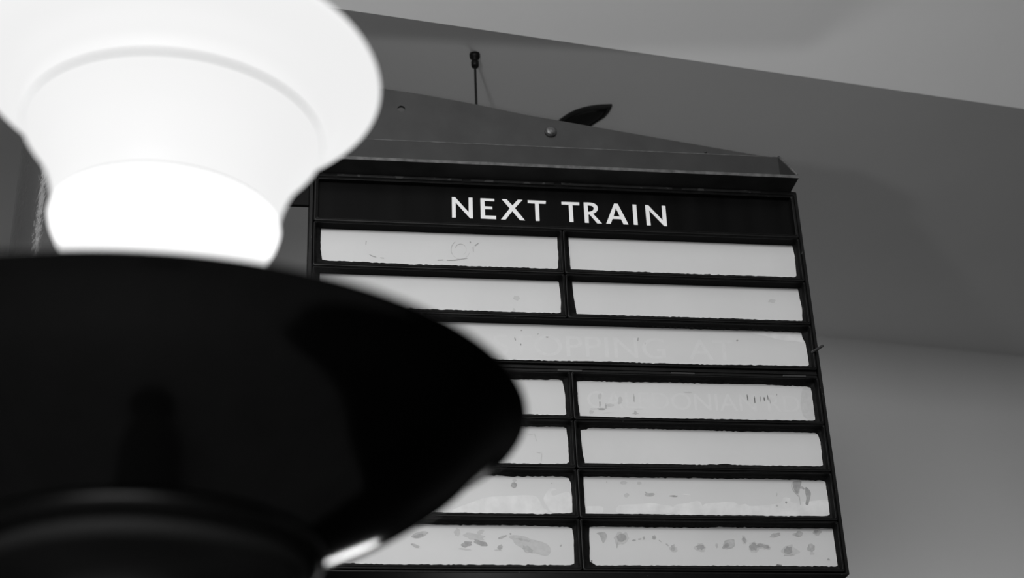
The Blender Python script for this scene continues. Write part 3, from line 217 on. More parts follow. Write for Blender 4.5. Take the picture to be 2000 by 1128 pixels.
 ('r1l', 'dull', [(0.2783, 0.6836), (0.2773, 0.6858), (0.2766, 0.6882), (0.2761, 0.6906), (0.2759, 0.6931), (0.2759, 0.6957), (0.2762, 0.6982), (0.2768, 0.7008), (0.2775, 0.7032), (0.2785, 0.7056), (0.2798, 0.7078), (0.2812, 0.7098), (0.2829, 0.7117), (0.2847, 0.7134), (0.2854, 0.7122), (0.2837, 0.7106), (0.2822, 0.7089), (0.2808, 0.707), (0.2797, 0.7049), (0.2787, 0.7027), (0.278, 0.7004), (0.2775, 0.6981), (0.2772, 0.6957), (0.2772, 0.6933), (0.2774, 0.6909), (0.2779, 0.6886), (0.2785, 0.6864), (0.2794, 0.6843)]),
 ('r1l', 'dull', [(0.2845, 0.6996), (0.2853, 0.7016), (0.2864, 0.7035), (0.2878, 0.7051), (0.2893, 0.7065), (0.291, 0.7077), (0.2929, 0.7084), (0.2948, 0.7089), (0.2967, 0.709), (0.2986, 0.7088), (0.3004, 0.7082), (0.3021, 0.7072), (0.3036, 0.706), (0.305, 0.7045), (0.3039, 0.7035), (0.3028, 0.7049), (0.3014, 0.706), (0.2999, 0.7068), (0.2983, 0.7073), (0.2966, 0.7075), (0.2949, 0.7074), (0.2932, 0.707), (0.2915, 0.7063), (0.29, 0.7053), (0.2886, 0.7041), (0.2874, 0.7026), (0.2864, 0.701), (0.2857, 0.6992)]),
 ('r1l', 'faint', [(0.305, 0.7045), (0.3059, 0.7031), (0.3066, 0.7015), (0.3071, 0.6998), (0.3074, 0.6981), (0.3075, 0.6962), (0.3074, 0.6944), (0.3071, 0.6926), (0.3066, 0.6909), (0.3059, 0.6892), (0.3049, 0.6876), (0.3039, 0.6862), (0.3026, 0.685), (0.3013, 0.6839), (0.3009, 0.6847), (0.3022, 0.6856), (0.3033, 0.6868), (0.3043, 0.6881), (0.3052, 0.6896), (0.3059, 0.6912), (0.3064, 0.6928), (0.3067, 0.6945), (0.3068, 0.6962), (0.3067, 0.6979), (0.3064, 0.6995), (0.3059, 0.7011), (0.3052, 0.7026), (0.3043, 0.7039)]),
 ('r1l', 'mid', [(0.1105, 0.6782), (0.1186, 0.675), (0.1263, 0.6724), (0.1258, 0.6707), (0.1174, 0.673)]),
 ('r1l', 'mid', [(0.1339, 0.671), (0.1421, 0.6707), (0.1416, 0.6692), (0.1344, 0.6695)]),
 ('r1l', 'mid', [(0.1052, 0.7079), (0.1068, 0.7073), (0.1058, 0.6985), (0.1045, 0.699)]),
 ('r1l', 'mid', [(0.2486, 0.6701), (0.2607, 0.6712), (0.2604, 0.6694), (0.2491, 0.6684)]),
 ('r1l', 'mid', [(0.2672, 0.6708), (0.2801, 0.6713), (0.3086, 0.6768), (0.3091, 0.6754), (0.2826, 0.6694), (0.2677, 0.6691)]),
 ('r1l', 'mid', [(0.3148, 0.7163), (0.3173, 0.7134), (0.3165, 0.7104), (0.3142, 0.7127)]),
 ('r1l', 'mid', [(0.3205, 0.7032), (0.322, 0.7029), (0.322, 0.6914), (0.3207, 0.6914)]),
 ('r1l', 'mid', [(0.3239, 0.7063), (0.3319, 0.7122), (0.3329, 0.7108), (0.3254, 0.7043)]),
 ('r2l', 'faint', [(0.4119, 0.59), (0.4115, 0.5876), (0.4096, 0.5856), (0.407, 0.5833), (0.4037, 0.5848), (0.401, 0.5856), (0.3994, 0.5874), (0.3976, 0.5895), (0.4002, 0.5915), (0.4006, 0.5943), (0.4042, 0.594), (0.4068, 0.5941), (0.4099, 0.5941), (0.4108, 0.5919)]),
 ('r2l', 'faint', [(0.4023, 0.5625), (0.4017, 0.5608), (0.4014, 0.5586), (0.3998, 0.558), (0.3985, 0.5594), (0.3971, 0.5592), (0.3962, 0.5605), (0.3964, 0.5623), (0.3968, 0.5638), (0.3972, 0.5657), (0.3985, 0.5667), (0.4, 0.5662), (0.4013, 0.5658), (0.4019, 0.5641)]),
 ('r2r', 'faint', [(0.9405, 0.6005), (0.9388, 0.5985), (0.9377, 0.596), (0.934, 0.5955), (0.9312, 0.5965), (0.9291, 0.5973), (0.9248, 0.5975), (0.926, 0.6), (0.927, 0.602), (0.9292, 0.6036), (0.9319, 0.6046), (0.9347, 0.6042), (0.938, 0.6043), (0.9408, 0.603)]),
]
# ghost r3 STOPPING  AT
GH_R3=('STOPPING  AT',(0.3562, 0.4636),(0.842, 0.5089))
# ghost r4r CALEDONIAN RD
GH_R4R=('CALEDONIAN RD',(0.5357, 0.3546),(0.9636, 0.3906))

# ------------------------------------------------------------------ helpers
def tag(o, label=None, cat=None, group=None, kind=None):
    if label: o['label'] = label
    if cat: o['category'] = cat
    if group: o['group'] = group
    if kind: o['kind'] = kind
    return o


def empty(name, loc, rz=0.0):
    o = bpy.data.objects.new(name, None)
    o.empty_display_size = 0.05
    COL.objects.link(o)
    o.location = loc
    o.rotation_euler = (0, 0, rz)
    return o


class MB:
    """collects vertices and faces, links them as ONE mesh object"""
    def __init__(self):
        self.v, self.f, self.m, self.s = [], [], [], []

    def face(self, pts, mi=0, smooth=False):
        b = len(self.v)
        self.v += [tuple(p) for p in pts]
        self.f.append(tuple(range(b, b + len(pts))))
        self.m.append(mi); self.s.append(smooth)

    def grid(self, rows, mi=0, smooth=True, closed=True):
        b = len(self.v); n = len(rows[0])
        for r in rows: self.v += [tuple(p) for p in r]
        for i in range(len(rows) - 1):
            for j in range(n if closed else n - 1):
                k = (j + 1) % n
                self.f.append((b + i * n + j, b + i * n + k, b + (i + 1) * n + k, b + (i + 1) * n + j))
                self.m.append(mi[i] if isinstance(mi, (list, tuple)) else mi); self.s.append(smooth)

    def box(self, x0, x1, y0, y1, z0, z1, mi=0, c=0.0):
        """box with chamfered edges (c)"""
        bm = bmesh.new()
        bmesh.ops.create_cube(bm, size=1.0)
        for v in bm.verts:
            v.co = Vector(((x0 + x1) / 2 + v.co.x * (x1 - x0), (y0 + y1) / 2 + v.co.y * (y1 - y0), (z0 + z1) / 2 + v.co.z * (z1 - z0)))
        if c > 0:
            bmesh.ops.bevel(bm, geom=list(bm.edges), offset=c, segments=2, profile=0.5, affect='EDGES')
        self.add_bm(bm, mi)

    def add_bm(self, bm, mi=0, smooth=False):
        b = len(self.v)
        bm.verts.ensure_lookup_table(); bm.verts.index_update()
        self.v += [tuple(v.co) for v in bm.verts]
        for f in bm.faces:
            self.f.append(tuple(b + v.index for v in f.verts)); self.m.append(mi); self.s.append(smooth)
        bm.free()

    def lathe(self, prof, cx=0, cy=0, n=96, mi=0, smooth=True):
        rows = []
        for r, z in prof:
            rows.append([(cx + r * math.cos(2 * math.pi * k / n), cy + r * math.sin(2 * math.pi * k / n), z) for k in range(n)])
        self.grid(rows, mi, smooth)

    def tube(self, a, b, r, n=16, r2=None):
        a, b = Vector(a), Vector(b)
        d = (b - a).normalized()
        e1 = d.orthogonal().normalized(); e2 = d.cross(e1)
        r2 = r if r2 is None else r2
        ring = lambda c, rr: [c + (e1 * math.cos(2 * math.pi * k / n) + e2 * math.sin(2 * math.pi * k / n)) * rr for k in range(n)]
        ch = min(r, r2) * 0.25
        rows = [ring(a, 1e-5), ring(a, r - ch), ring(a + d * ch, r), ring(b - d * ch, r2), ring(b, r2 - ch), ring(b, 1e-5)]
        self.grid(rows, 0, True)

    def plate(self, outline, holes, plane, n0, n1, mi=0):
        """extruded outline with holes; plane maps (a, b, n) to a point"""
        loops = [outline] + list(holes)
        pts = [p for l in loops for p in l]
        tris = tessellate_polygon([[Vector((p[0], p[1], 0)) for p in l] for l in loops])
        for n, flip in ((n0, False), (n1, True)):
            b = len(self.v)
            self.v += [tuple(plane(p[0], p[1], n)) for p in pts]
            for t in tris:
                t = tuple(b + i for i in t)
                self.f.append(t[::-1] if flip else t); self.m.append(mi); self.s.append(False)
        for l in loops:
            for i in range(len(l)):
                p, q = l[i], l[(i + 1) % len(l)]
                self.face([plane(p[0], p[1], n0), plane(q[0], q[1], n0), plane(q[0], q[1], n1), plane(p[0], p[1], n1)], mi)

    def build(self, name, mats, parent=None, weld=True, recalc=True):
        me = bpy.data.meshes.new(name)
        me.from_pydata(self.v, [], self.f)
        if not isinstance(mats, (list, tuple)): mats = [mats]
        for m in mats: me.materials.append(m)
        for i, p in enumerate(me.polygons):
            p.material_index = self.m[i]; p.use_smooth = self.s[i]
        bm = bmesh.new(); bm.from_mesh(me)
        if weld: bmesh.ops.remove_doubles(bm, verts=bm.verts, dist=1e-5)
        if recalc: bmesh.ops.recalc_face_normals(bm, faces=bm.faces)
        bm.to_mesh(me); bm.free()
        o = bpy.data.objects.new(name, me)
        COL.objects.link(o)
        if parent: o.parent = parent
        return o


# ------------------------------------------------------------------ materials (all procedural)
def mat(name, v, rough=0.5, spec=0.5, noise=None, bump=None, metal=0.0, emit=None, chips=None):
    m = bpy.data.materials.new(name)
    m.use_nodes = True
    nt = m.node_tree; N = nt.nodes; B = N['Principled BSDF']
    B.inputs['Base Color'].default_value = (v, v, v, 1)
    B.inputs['Roughness'].default_value = rough
    B.inputs['Specular IOR Level'].default_value = spec
    B.inputs['Metallic'].default_value = metal
    tc = N.new('ShaderNodeTexCoord')
    src = None
    if noise:
        sc, amp = noise[:2]
        tx = N.new('ShaderNodeTexNoise'); tx.inputs['Scale'].default_value = sc; tx.inputs['Detail'].default_value = 6
        if len(noise) > 2:
            mp = N.new('ShaderNodeMapping'); mp.inputs['Scale'].default_value = noise[2]
            nt.links.new(tc.outputs['Object'], mp.inputs['Vector']); nt.links.new(mp.outputs['Vector'], tx.inputs['Vector'])
        else:
            nt.links.new(tc.outputs['Object'], tx.inputs['Vector'])
        cr = N.new('ShaderNodeValToRGB')
        cr.color_ramp.elements[0].position = 0.3; cr.color_ramp.elements[1].position = 0.7
        a, b = v * (1 - amp), min(1, v * (1 + amp))
        cr.color_ramp.elements[0].color = (a, a, a, 1); cr.color_ramp.elements[1].color = (b, b, b, 1)
        nt.links.new(tx.outputs['Fac'], cr.inputs['Fac'])
        src = cr.outputs['Color']
    if chips:
        sc, th, val = chips
        tx = N.new('ShaderNodeTexNoise'); tx.inputs['Scale'].default_value = sc; tx.inputs['Detail'].default_value = 3
        nt.links.new(tc.outputs['Object'], tx.inputs['Vector'])
        gt = N.new('ShaderNodeMath'); gt.operation = 'GREATER_THAN'; gt.inputs[1].default_value = th
        nt.links.new(tx.outputs['Fac'], gt.inputs[0])
        mx = N.new('ShaderNodeMix'); mx.data_type = 'RGBA'
        mx.inputs['A'].default_value = (v, v, v, 1); mx.inputs['B'].default_value = (val, val, val, 1)
        if src: nt.links.new(src, mx.inputs['A'])
        nt.links.new(gt.outputs[0], mx.inputs['Factor'])
        src = mx.outputs['Result']
    if src: nt.links.new(src, B.inputs['Base Color'])
    if bump:
        sc, st = bump[:2]
        tx = N.new('ShaderNodeTexNoise'); tx.inputs['Scale'].default_value = sc; tx.inputs['Detail'].default_value = 4
        nt.links.new(tc.outputs['Object'], tx.inputs['Vector'])
        bp = N.new('ShaderNodeBump'); bp.inputs['Strength'].default_value = st; bp.inputs['Distance'].default_value = bump[2] if len(bump) > 2 else 0.002
        nt.links.new(tx.outputs['Fac'], bp.inputs['Height']); nt.links.new(bp.outputs['Normal'], B.inputs['Normal'])
    if emit:
        B.inputs['Emission Color'].default_value = (1, 1, 1, 1); B.inputs['Emission Strength'].default_value = emit
    return m


M_FRAME = mat('black_enamelled_frame', 0.0065, 0.42, 0.17, noise=(60, 0.35), bump=(220, 0.12, 0.001), chips=(140, 0.735, 0.09))
M_ARM = mat('matt_black_arm', 0.010, 0.75, 0.08)
M_WORN = mat('worn_black_plate', 0.010, 0.5, 0.3, noise=(60, 0.5), chips=(38, 0.575, 0.045))
M_HEAD = mat('black_enamel_header', 0.0038, 0.25, 0.08, noise=(7, 0.35, (3, 1, 0.35)))
M_SEAL = mat('black_putty', 0.0075, 0.7, 0.15, noise=(90, 0.6), bump=(160, 0.5, 0.002))
M_INNER = mat('matt_black_reveal', 0.0045, 0.8, 0.08)
M_PANE = mat('white_enamel', 0.595, 0.42, 0.35, noise=(5, 0.035))
M_STAIN_SHEEN = {k: mat('enamel_' + k, v, 0.5, 0.3, noise=(40 if k == 'painted_sheen' else 140, a)) for k, v, a in (
    ('faint', 0.50, 0.05), ('dull', 0.415, 0.16), ('mid', 0.335, 0.14), ('dark', 0.16, 0.3), ('painted_sheen', 0.67, 0.09), ('painted_shade', 0.53, 0.05), ('ghost', 0.622, 0.02))}  # besides stains: tones for painted pane reflections and right-end shade
STAIN_SHEEN_IX = {k: i + 1 for i, k in enumerate(M_STAIN_SHEEN)}
PANE_MATS = [M_PANE] + list(M_STAIN_SHEEN.values())
M_LETTER = mat('white_letter_paint', 0.87, 0.5, 0.3)
M_STEEL = mat('grey_painted_steel', 0.038, 0.55, 0.35, noise=(18, 0.16), bump=(300, 0.06, 0.001))
M_LEG = mat('dark_grey_painted_steel', 0.029, 0.55, 0.35, noise=(18, 0.16), bump=(300, 0.06, 0.001))
M_EDGE = mat('worn_edge_highlight', 0.085, 0.5, 0.4, noise=(60, 0.5))  # lighter worn edge, with the light it catches put into the colour
M_FLANGE = mat('dark_painted_steel', 0.03, 0.6, 0.3, noise=(20, 0.25))
M_BOLT = mat('bare_metal', 0.12, 0.45, 0.5, metal=0.7, noise=(250, 0.5))
M_HINGE = mat('hinge_metal', 0.035, 0.4, 0.4)
M_BOWL = mat('black_bowl_enamel', 0.0040, 0.10, 0.42)
M_BAND = mat('polished_band', 0.5, 0.22, 0.5, metal=1.0)
M_CAST = mat('black_cast_metal', 0.005, 0.4, 0.35)
M_COLUMN = mat('grey_lamp_column', 0.03, 0.45, 0.4)
M_GLASS = mat('lit_opal_glass', 0.10, 0.45, 0.1, emit=0.86)
M_GLASS_LOW = mat('lit_opal_glass_near_bulb', 0.10, 0.45, 0.1, emit=1.6)
M_SEAM = mat('thick_opal_glass_seam', 0.10, 0.45, 0.1, emit=0.05)
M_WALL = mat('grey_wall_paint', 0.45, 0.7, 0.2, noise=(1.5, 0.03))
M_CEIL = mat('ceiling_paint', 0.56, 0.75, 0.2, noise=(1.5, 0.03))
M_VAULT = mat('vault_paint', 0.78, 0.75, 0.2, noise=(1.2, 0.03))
M_FLOOR = mat('dark_track_bed', 0.02, 0.5, 0.3, noise=(6, 0.2))
M_PILLAR = mat('glazed_grey_pillar', 0.075, 0.12, 0.55, bump=(85, 0.22, 0.003))
M_PAVE = mat('pale_paving', 0.19, 0.6, 0.3, noise=(4, 0.15))
M_ADDED_DARK_PANEL = mat('added_dark_panel', 0.008, 0.6, 0.15)
M_DARK = mat('dark_fitting', 0.004, 0.5, 0.15)

# ------------------------------------------------------------------ setting
WAZ = 0.303454                                   # direction of the back wall
E = Vector((math.cos(WAZ), math.sin(WAZ), 0)); NB = Vector((-math.sin(WAZ), math.cos(WAZ), 0))
CZ = EYE + 2.1
Y1, Y2 = 2.820877, 4.13831


def slab(name, a, b, depth, m):
    """quad from line a..b pushed along depth, with real thickness upward/outward"""
    mb = MB()
    q = [a, b, b + depth, a + depth]
    nrm = (b - a).cross(depth).normalized() * 0.08
    mb.face(q); mb.face([p + nrm for p in q][::-1])
    for i in range(4):
        mb.face([q[i], q[(i + 1) % 4], q[(i + 1) % 4] + nrm, q[i] + nrm])
    return tag(mb.build(name, m), kind='structure')


A1 = Vector((0, Y1, CZ)); A2 = Vector((0, Y2, CZ)); LO, HI = -7.0, 8.0
wd = (A2 - A1).dot(NB)
slab('ceiling_main', A1 + E * LO, A1 + E * HI, NB * wd, M_CEIL)
slab('wall_back', A2 + E * LO, A2 + E * HI, Vector((0, 0, -CZ - 1.1)), M_WALL)
SL = math.radians(24)
dv = -NB * math.cos(SL) + Vector((0, 0, math.sin(SL)))
slab('ceiling_vault', A1 + E * HI, A1 + E * LO, dv * 2.2, M_VAULT)
B1 = A1 + dv * 2.2
slab('ceiling_upper', B1 + E * HI, B1 + E * LO, -NB * 5.0, M_VAULT)
F0 = A2 - Vector((0, 0, CZ))
PX = 1.12                                        # platform edge, track beyond it
FY = Vector((0, -1, 0))
mb = MB()
pl = [(-7.0, 1.9), (PX, 4.48), (PX, -7.0), (-7.0, -7.0)]
mb.plate(pl, [], lambda a, b, n: (a, b, n), 0.0, -1.1)
tag(mb.build('floor', M_PAVE), kind='structure')
mb = MB()
mb.plate([(PX, 4.48), (8.0, 6.63), (8.0, -7.0), (PX, -7.0)], [], lambda a, b, n: (a, b, n), -1.1, -1.2)
tag(mb.build('floor_track', M_FLOOR), kind='structure')
F2 = F0 - NB * 0.004
slab('added_panel_1', F2 + E * LO + Vector((0, 0, 2.85)), F2 + E * HI + Vector((0, 0, 2.85)), Vector((0, 0, -3.95)), M_ADDED_DARK_PANEL)  # unseen dark panel, added to darken what the bowl reflects

# pillar
SIGN_RZ = 0.1576102
SX, SY = -0.38809, 2.73319
SGN = Vector((SX, SY, EYE + 0.86))
CU = Vector((math.cos(SIGN_RZ), math.sin(SIGN_RZ), 0)); NV = Vector((math.sin(SIGN_RZ), -math.cos(SIGN_RZ), 0))


def sp(u, n, v):                                 # sign coordinates -> world
    return SGN + CU * u + NV * n + Vector((0, 0, v))


PC = sp(-0.341, 0.03, 0)
PR = 0.225
pil = empty('pillar', (PC.x, PC.y, 0))
tag(pil, 'round glossy dark grey pillar at far left, behind the lit lamp', 'pillar')
mb = MB(); mb.lathe([(PR, 0), (PR, CZ - 0.002)], n=128)
for zc in (0, CZ - 0.002): mb.face([(PR * math.cos(2 * math.pi * k / 128), PR * math.sin(2 * math.pi * k / 128), zc) for k in range(128)])
mb.build('shaft', M_PILLAR, pil, weld=False)
mb = MB()
a0 = math.radians(166); a1 = math.radians(174)
rows = []
for r, z in ((PR - .004, 0.0), (PR + .006, 0.0), (PR + .006, CZ - .003), (PR - .004, CZ - .003)):
    rows.append([(r * math.cos(a0 + (a1 - a0) * k / 6), r * math.sin(a0 + (a1 - a0) * k / 6), z) for k in range(7)])
mb.grid(rows + [rows[0]], closed=False, smooth=False)
mb.build('cover_strip', M_STEEL, pil)

# ------------------------------------------------------------------ the indicator sign
sign = empty('train_indicator_sign', sp(0, 0, 0), SIGN_RZ)
tag(sign, 'black framed NEXT TRAIN indicator board with two columns of blank white panels', 'sign')
R_LOW = [0.73244, 0.63088, 0.53197, 0.41678, 0.3158, 0.21631, 0.11789, 0.0229]


def loc(u, v, n):                                # sign-local point, n towards the viewer
    return (u, -n, v)


def rrect(u0, u1, v0, v1, r, k=4):
    out = []
    for cx, cy, a in ((u1 - r, v1 - r, 0), (u0 + r, v1 - r, 90), (u0 + r, v0 + r, 180), (u1 - r, v0 + r, 270)):
        for i in range(k + 1):
            t = math.radians(a + 90 * i / k)
            out.append((cx + r * math.cos(t), cy + r * math.sin(t)))
    return out


def ring_frame(mb, u0, u1, v0, v1, ins, depth, front=0.0, ro=0.004, ri=0.003):
    """moulded frame: outer wall, rounded front lip, inner wall; ins = (left, right, bottom, top)"""
    def lp(f, n, r):
        return [loc(a, b, n) for a, b in rrect(u0 + ins[0] * f, u1 - ins[1] * f, v0 + ins[2] * f, v1 - ins[3] * f, r)]
    mb.grid([lp(0, front - depth, ro), lp(0, front - 0.0012, ro), lp(0.14, front - 0.0002, ro), lp(0.42, front, ro),
             lp(0.62, front - 0.0009, ri), lp(0.8, front, ri), lp(0.95, front - 0.0004, ri), lp(1, front - 0.0018, ri), lp(1, front - depth, ri), lp(0, front - depth, ro)], [0, 0, 0, 0, 0, 0, 0, 1, 1], smooth=False)


# housing: deep box behind, with a front rim round the frames
mb = MB()
def hl(u0, u1, v0, v1, n, r=0.003): return [loc(a, b, n) for a, b in rrect(u0, u1, v0, v1, r)]
mb.grid([hl(-.0095, 1.0085, .0165, .8495, -.150), hl(-.0095, 1.0085, .0165, .8495, -.0035), hl(-.0085, 1.0075, .0175, .8485, -.0022),
         hl(-.0025, 1.0025, .0195, .8412, -.0022), hl(-.0015, 1.0015, .0205, .8402, -.004), hl(-.0015, 1.0015, .0205, .8402, -.034)], smooth=False)
mb.face(hl(-.0095, 1.0085, .0165, .8495, -.150)); mb.face(hl(-.0015, 1.0015, .0205, .8402, -.034))
mb.build('housing', M_FRAME, sign)

# header with the white lettering
mb = MB(); ring_frame(mb, 0.0, 1.0, 0.7362, 0.8385, (.0085, .006, .0075, .005), .026)
hf = mb.build('header_frame', [M_FRAME, M_INNER], sign)
mb = MB(); mb.box(.004, .996, .0115, .0155, .740, .836)
mb.build('header_panel', M_HEAD, hf)
for ch, o, h in LETTERS:
    mb = MB(); mb.plate(o, [h] if h else [], lambda a, b, n: loc(a, b, n), -.0108, -.0116)
    t = mb.build('letter', M_LETTER, hf); t['label'] = 'white capital letter %s' % ch

# indicator panels
def resample(pts, step, amp, rng):
    out = []
    for i in range(len(pts) - 1):
        a, b = pts[i], pts[i + 1]
        d = math.hypot(b[0] - a[0], b[1] - a[1]); n = max(1, int(d / step))
        for k in range(n):
            t = k / n
            j = 0 if k == 0 and i == 0 else 1
            out.append((a[0] + (b[0] - a[0]) * t + rng.gauss(0, amp * .5) * j, a[1] + (b[1] - a[1]) * t + rng.gauss(0, amp) * j))
    return out


def catmull(pts, k=4):
    out = []
    n = len(pts)
    for i in range(n):
        p0, p1, p2, p3 = pts[i - 1], pts[i], pts[(i + 1) % n], pts[(i + 2) % n]
        for s in range(k):
            t = s / k
            out.append(tuple(0.5 * (2 * p1[c] + (p2[c] - p0[c]) * t + (2 * p0[c] - 5 * p1[c] + 4 * p2[c] - p3[c]) * t * t + (3 * p1[c] - p0[c] - 3 * p2[c] + p3[c]) * t ** 3) for c in (0, 1)))
    return out


def ghost(mb, txt, lo, hi, n, mi):
    cu = bpy.data.curves.new('ghost', 'FONT'); cu.body = txt
    ob = bpy.data.objects.new('ghost', cu); COL.objects.link(ob)
    dg = bpy.context.evaluated_depsgraph_get(); dg.update()
    me = ob.evaluated_get(dg).to_mesh()
    xs = [v.co.x for v in me.vertices]; ys = [v.co.y for v in me.vertices]
    fx = lambda x: lo[0] + (x - min(xs)) / (max(xs) - min(xs)) * (hi[0] - lo[0])
    fy = lambda y: lo[1] + (y - min(ys)) / (max(ys) - min(ys)) * (hi[1] - lo[1])
    for p in me.polygons:
        mb.face([loc(fx(me.vertices[i].co.x), fy(me.vertices[i].co.y), n) for i in p.vertices], mi)
    ob.evaluated_get(dg).to_mesh_clear()
    bpy.data.objects.remove(ob); bpy.data.curves.remove(cu)


PD = 0.0262
COLS = {'l': (0.0004, 0.5009), 'r': (0.5021, 0.9996), '': (0.0004, 0.9996)}
for key, tr in PANES.items():
    rng = random.Random(key)
    row = int(key[1]); side = key[2:]
    u0, u1 = COLS[side]
    top = R_LOW[row - 1] + .0028
    bot = {3: .4356, 7: .0220}.get(row, R_LOW[min(row, 7)] + .0040)
    ins = (.0042, .0034, .0055, .0030)
    mb = MB(); ring_frame(mb, u0, u1, bot, top, ins, .0275)
    fr = mb.build('panel_frame', [M_FRAME, M_INNER], sign)
    # outline of the white face, from the sealed edge inwards
    clampu = 0.0152
    ed = {s: [(max(a, clampu), b) for a, b in tr[s]] for s in 'trbl'}
    iu0, iu1, iv0, iv1 = u0 + ins[0], u1 - ins[1], bot + ins[2], top - ins[3]
    onto = {'t': lambda p: (p[0], iv1), 'r': lambda p: (iu1, p[1]), 'b': lambda p: (p[0], iv0), 'l': lambda p: (iu0, p[1])}
    corner = {'t': (iu1, iv1), 'r': (iu1, iv0), 'b': (iu0, iv0), 'l': (iu0, iv1)}
    poly, rim = [], []
    for s_, nx in (('t', 'r'), ('r', 'b'), ('b', 'l'), ('l', 't')):
        seg = resample(ed[s_], .0045, .00048, rng) + [ed[s_][-1]]
        poly += seg; rim += [onto[s_](p) for p in seg]
        e = ed[nx][0]; l_ = ed[s_][-1]
        poly.append(((e[0] + l_[0]) / 2, (e[1] + l_[1]) / 2)); rim.append(corner[s_])
    # sealant fillet from the frame's inner wall down to the white face
    mb = MB()
    mid = [((p[0] * .55 + r[0] * .45) + rng.gauss(0, .0003), (p[1] * .55 + r[1] * .45)) for p, r in zip(poly, rim)]
    mb.grid([[loc(a, b, -.0155 - .004 * rng.random()) for a, b in rim], [loc(a, b, -.0226) for a, b in mid],
             [loc(a, b, -PD + .0013) for a, b in poly], [loc(a, b, -PD - .0005) for a, b in poly]], smooth=True)
    mb.build('sealant', M_SEAL, fr)
    # white enamel pane with stains, scratches, ghost lettering, and painted reflections and shade
    mb = MB()
    pu0 = min(p[0] for p in poly) - .002; pu1 = max(p[0] for p in poly) + .002
    pv0 = min(p[1] for p in poly) - .002; pv1 = max(p[1] for p in poly) + .002
    mb.box(max(pu0, iu0), min(pu1, iu1), PD, PD + .003, max(pv0, iv0), min(pv1, iv1))
    h = 0
    for pn, tone, pts in STAINS_SHEEN:
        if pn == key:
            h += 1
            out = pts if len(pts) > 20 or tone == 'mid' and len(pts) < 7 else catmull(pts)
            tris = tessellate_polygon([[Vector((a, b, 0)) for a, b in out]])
            lift = {'faint': .0002, 'painted_sheen': .0002, 'painted_shade': .0002, 'dull': .00035, 'mid': .0005, 'dark': .0006}[tone] + h * 2e-6
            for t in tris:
                mb.face([loc(out[i][0], out[i][1], -PD + lift) for i in t], STAIN_SHEEN_IX[tone])
    if key == 'r3': ghost(mb, GH_R3[0], GH_R3[1], GH_R3[2], -PD + .00015, STAIN_SHEEN_IX['ghost'])
    if key == 'r4r': ghost(mb, GH_R4R[0], GH_R4R[1], GH_R4R[2], -PD + .00015, STAIN_SHEEN_IX['ghost'])
    mb.build('enamel_pane', PANE_MATS, fr)

# hinge bar between the two halves
mb = MB(); mb.box(.0, 1.0, .007, .030, .4194, .4356, c=.0008); mb.box(.0, 1.0, .0045, .012, .4268, .4285, c=.0005)
hb = mb.build('hinge_bar', M_FRAME, sign)
for a, b in ((.4763, .5246), (.7011, .7494), (.9286, .9757), (.0250, .0730), (.2500, .2980)):
    mb = MB(); mb.box(a, b, .0025, .010, .4208, .4246, c=.0007)
    mb.build('hinge', M_HINGE, sign)
# latch pin on the right edge
mb = MB(); mb.tube(loc(.9945, .4755, -.003), loc(1.0065, .4745, .031), .0026)
mb.build('latch_pin', M_STEEL, sign)
# side arm to the pillar
mb = MB(); mb.box(-.135, -.0095, .022, .032, .7835, .833, c=.0015)
mb.build('side_arm', M_ARM, sign)
# top hinge strip: row of worn plates on the upper rim
for a, b in ((.045, .30), (.317, .49), (.505, .74), (.76, .93)):
    mb = MB(); mb.box(a, b, .0005, .006, .8418, .8474, c=.0006)
    mb.build('cover_plate', M_WORN, sign)

# ------------------------------------------------------------------ bracket above the sign
br = empty('sign_bracket', sp(0, 0, .851), SIGN_RZ)
tag(br, 'grey steel angle bracket with sloping plate bolted above the NEXT TRAIN board', 'bracket')
bz = lambda v: v - .851
mb = MB(); mb.box(-.11, .9985, -.048, .075, bz(.8512), bz(.8572), c=.0008)
mb.build('flange', M_FLANGE, br)
mb = MB(); mb.box(-.11, .9985, -.0492, -.0478, bz(.8514), bz(.8582))
mb.build('flange_edge', M_EDGE, br)
mb = MB(); mb.box(-.11, .9985, .045, .053, bz(.8572), bz(.9615), c=.0006)
mb.build('upright_leg', M_LEG, br)
mb = MB(); mb.box(-.11, .9985, .0446, .0534, bz(.9610), bz(.9628))
mb.build('leg_edge', M_EDGE, br)
gus = [(1.0005, .9628), (1.0005, .859), (-.13, .859), (-.13, 1.128), (.1347, 1.0972), (.2275, 1.0861), (.3437, 1.0669), (.4454, 1.0470), (.75, 1.0003)]
hole = [(.1803 + .0082 * math.cos(t * math.pi / 8), 1.0480 + .0072 * math.sin(t * math.pi / 8)) for t in range(16)]
mb = MB(); mb.plate([(a, bz(b)) for a, b in gus], [[(a, bz(b)) for a, b in hole]], lambda a, b, n: loc(a, b, n), -.0535, -.0605)
mb.build('sloping_plate', M_STEEL, br)
mb = MB()
tri = [(-.045, .9625), (.0485, .8580), (-.045, .8580)]
mb.plate([(a, bz(b)) for a, b in tri], [], lambda a, b, n: (n, -a, b), .9935, .9985)
mb.build('end_plate', M_STEEL, br)
mb = MB()
d0, d1 = Vector((.9960, .0455, bz(.9630))), Vector((.9960, -.0490, bz(.8590)))
mb.tube(d0, d1, .0026, 8)
mb.build('end_plate_edge', M_EDGE, br)
mb = MB()
c0 = (.4985, bz(1.0045))
rows = []
for r, n in ((1e-5, -.0425), (.006, -.043), (.0095, -.0445), (.0125, -.048), (.0128, -.0505), (.0128, -.0535)):
    rows.append([loc(c0[0] + r * math.cos(2 * math.pi * k / 24), c0[1] + r * math.sin(2 * math.pi * k / 24), n) for k in range(24)])
mb.grid(rows, smooth=False)
bolt = mb.build('bolt', M_BOLT, br)
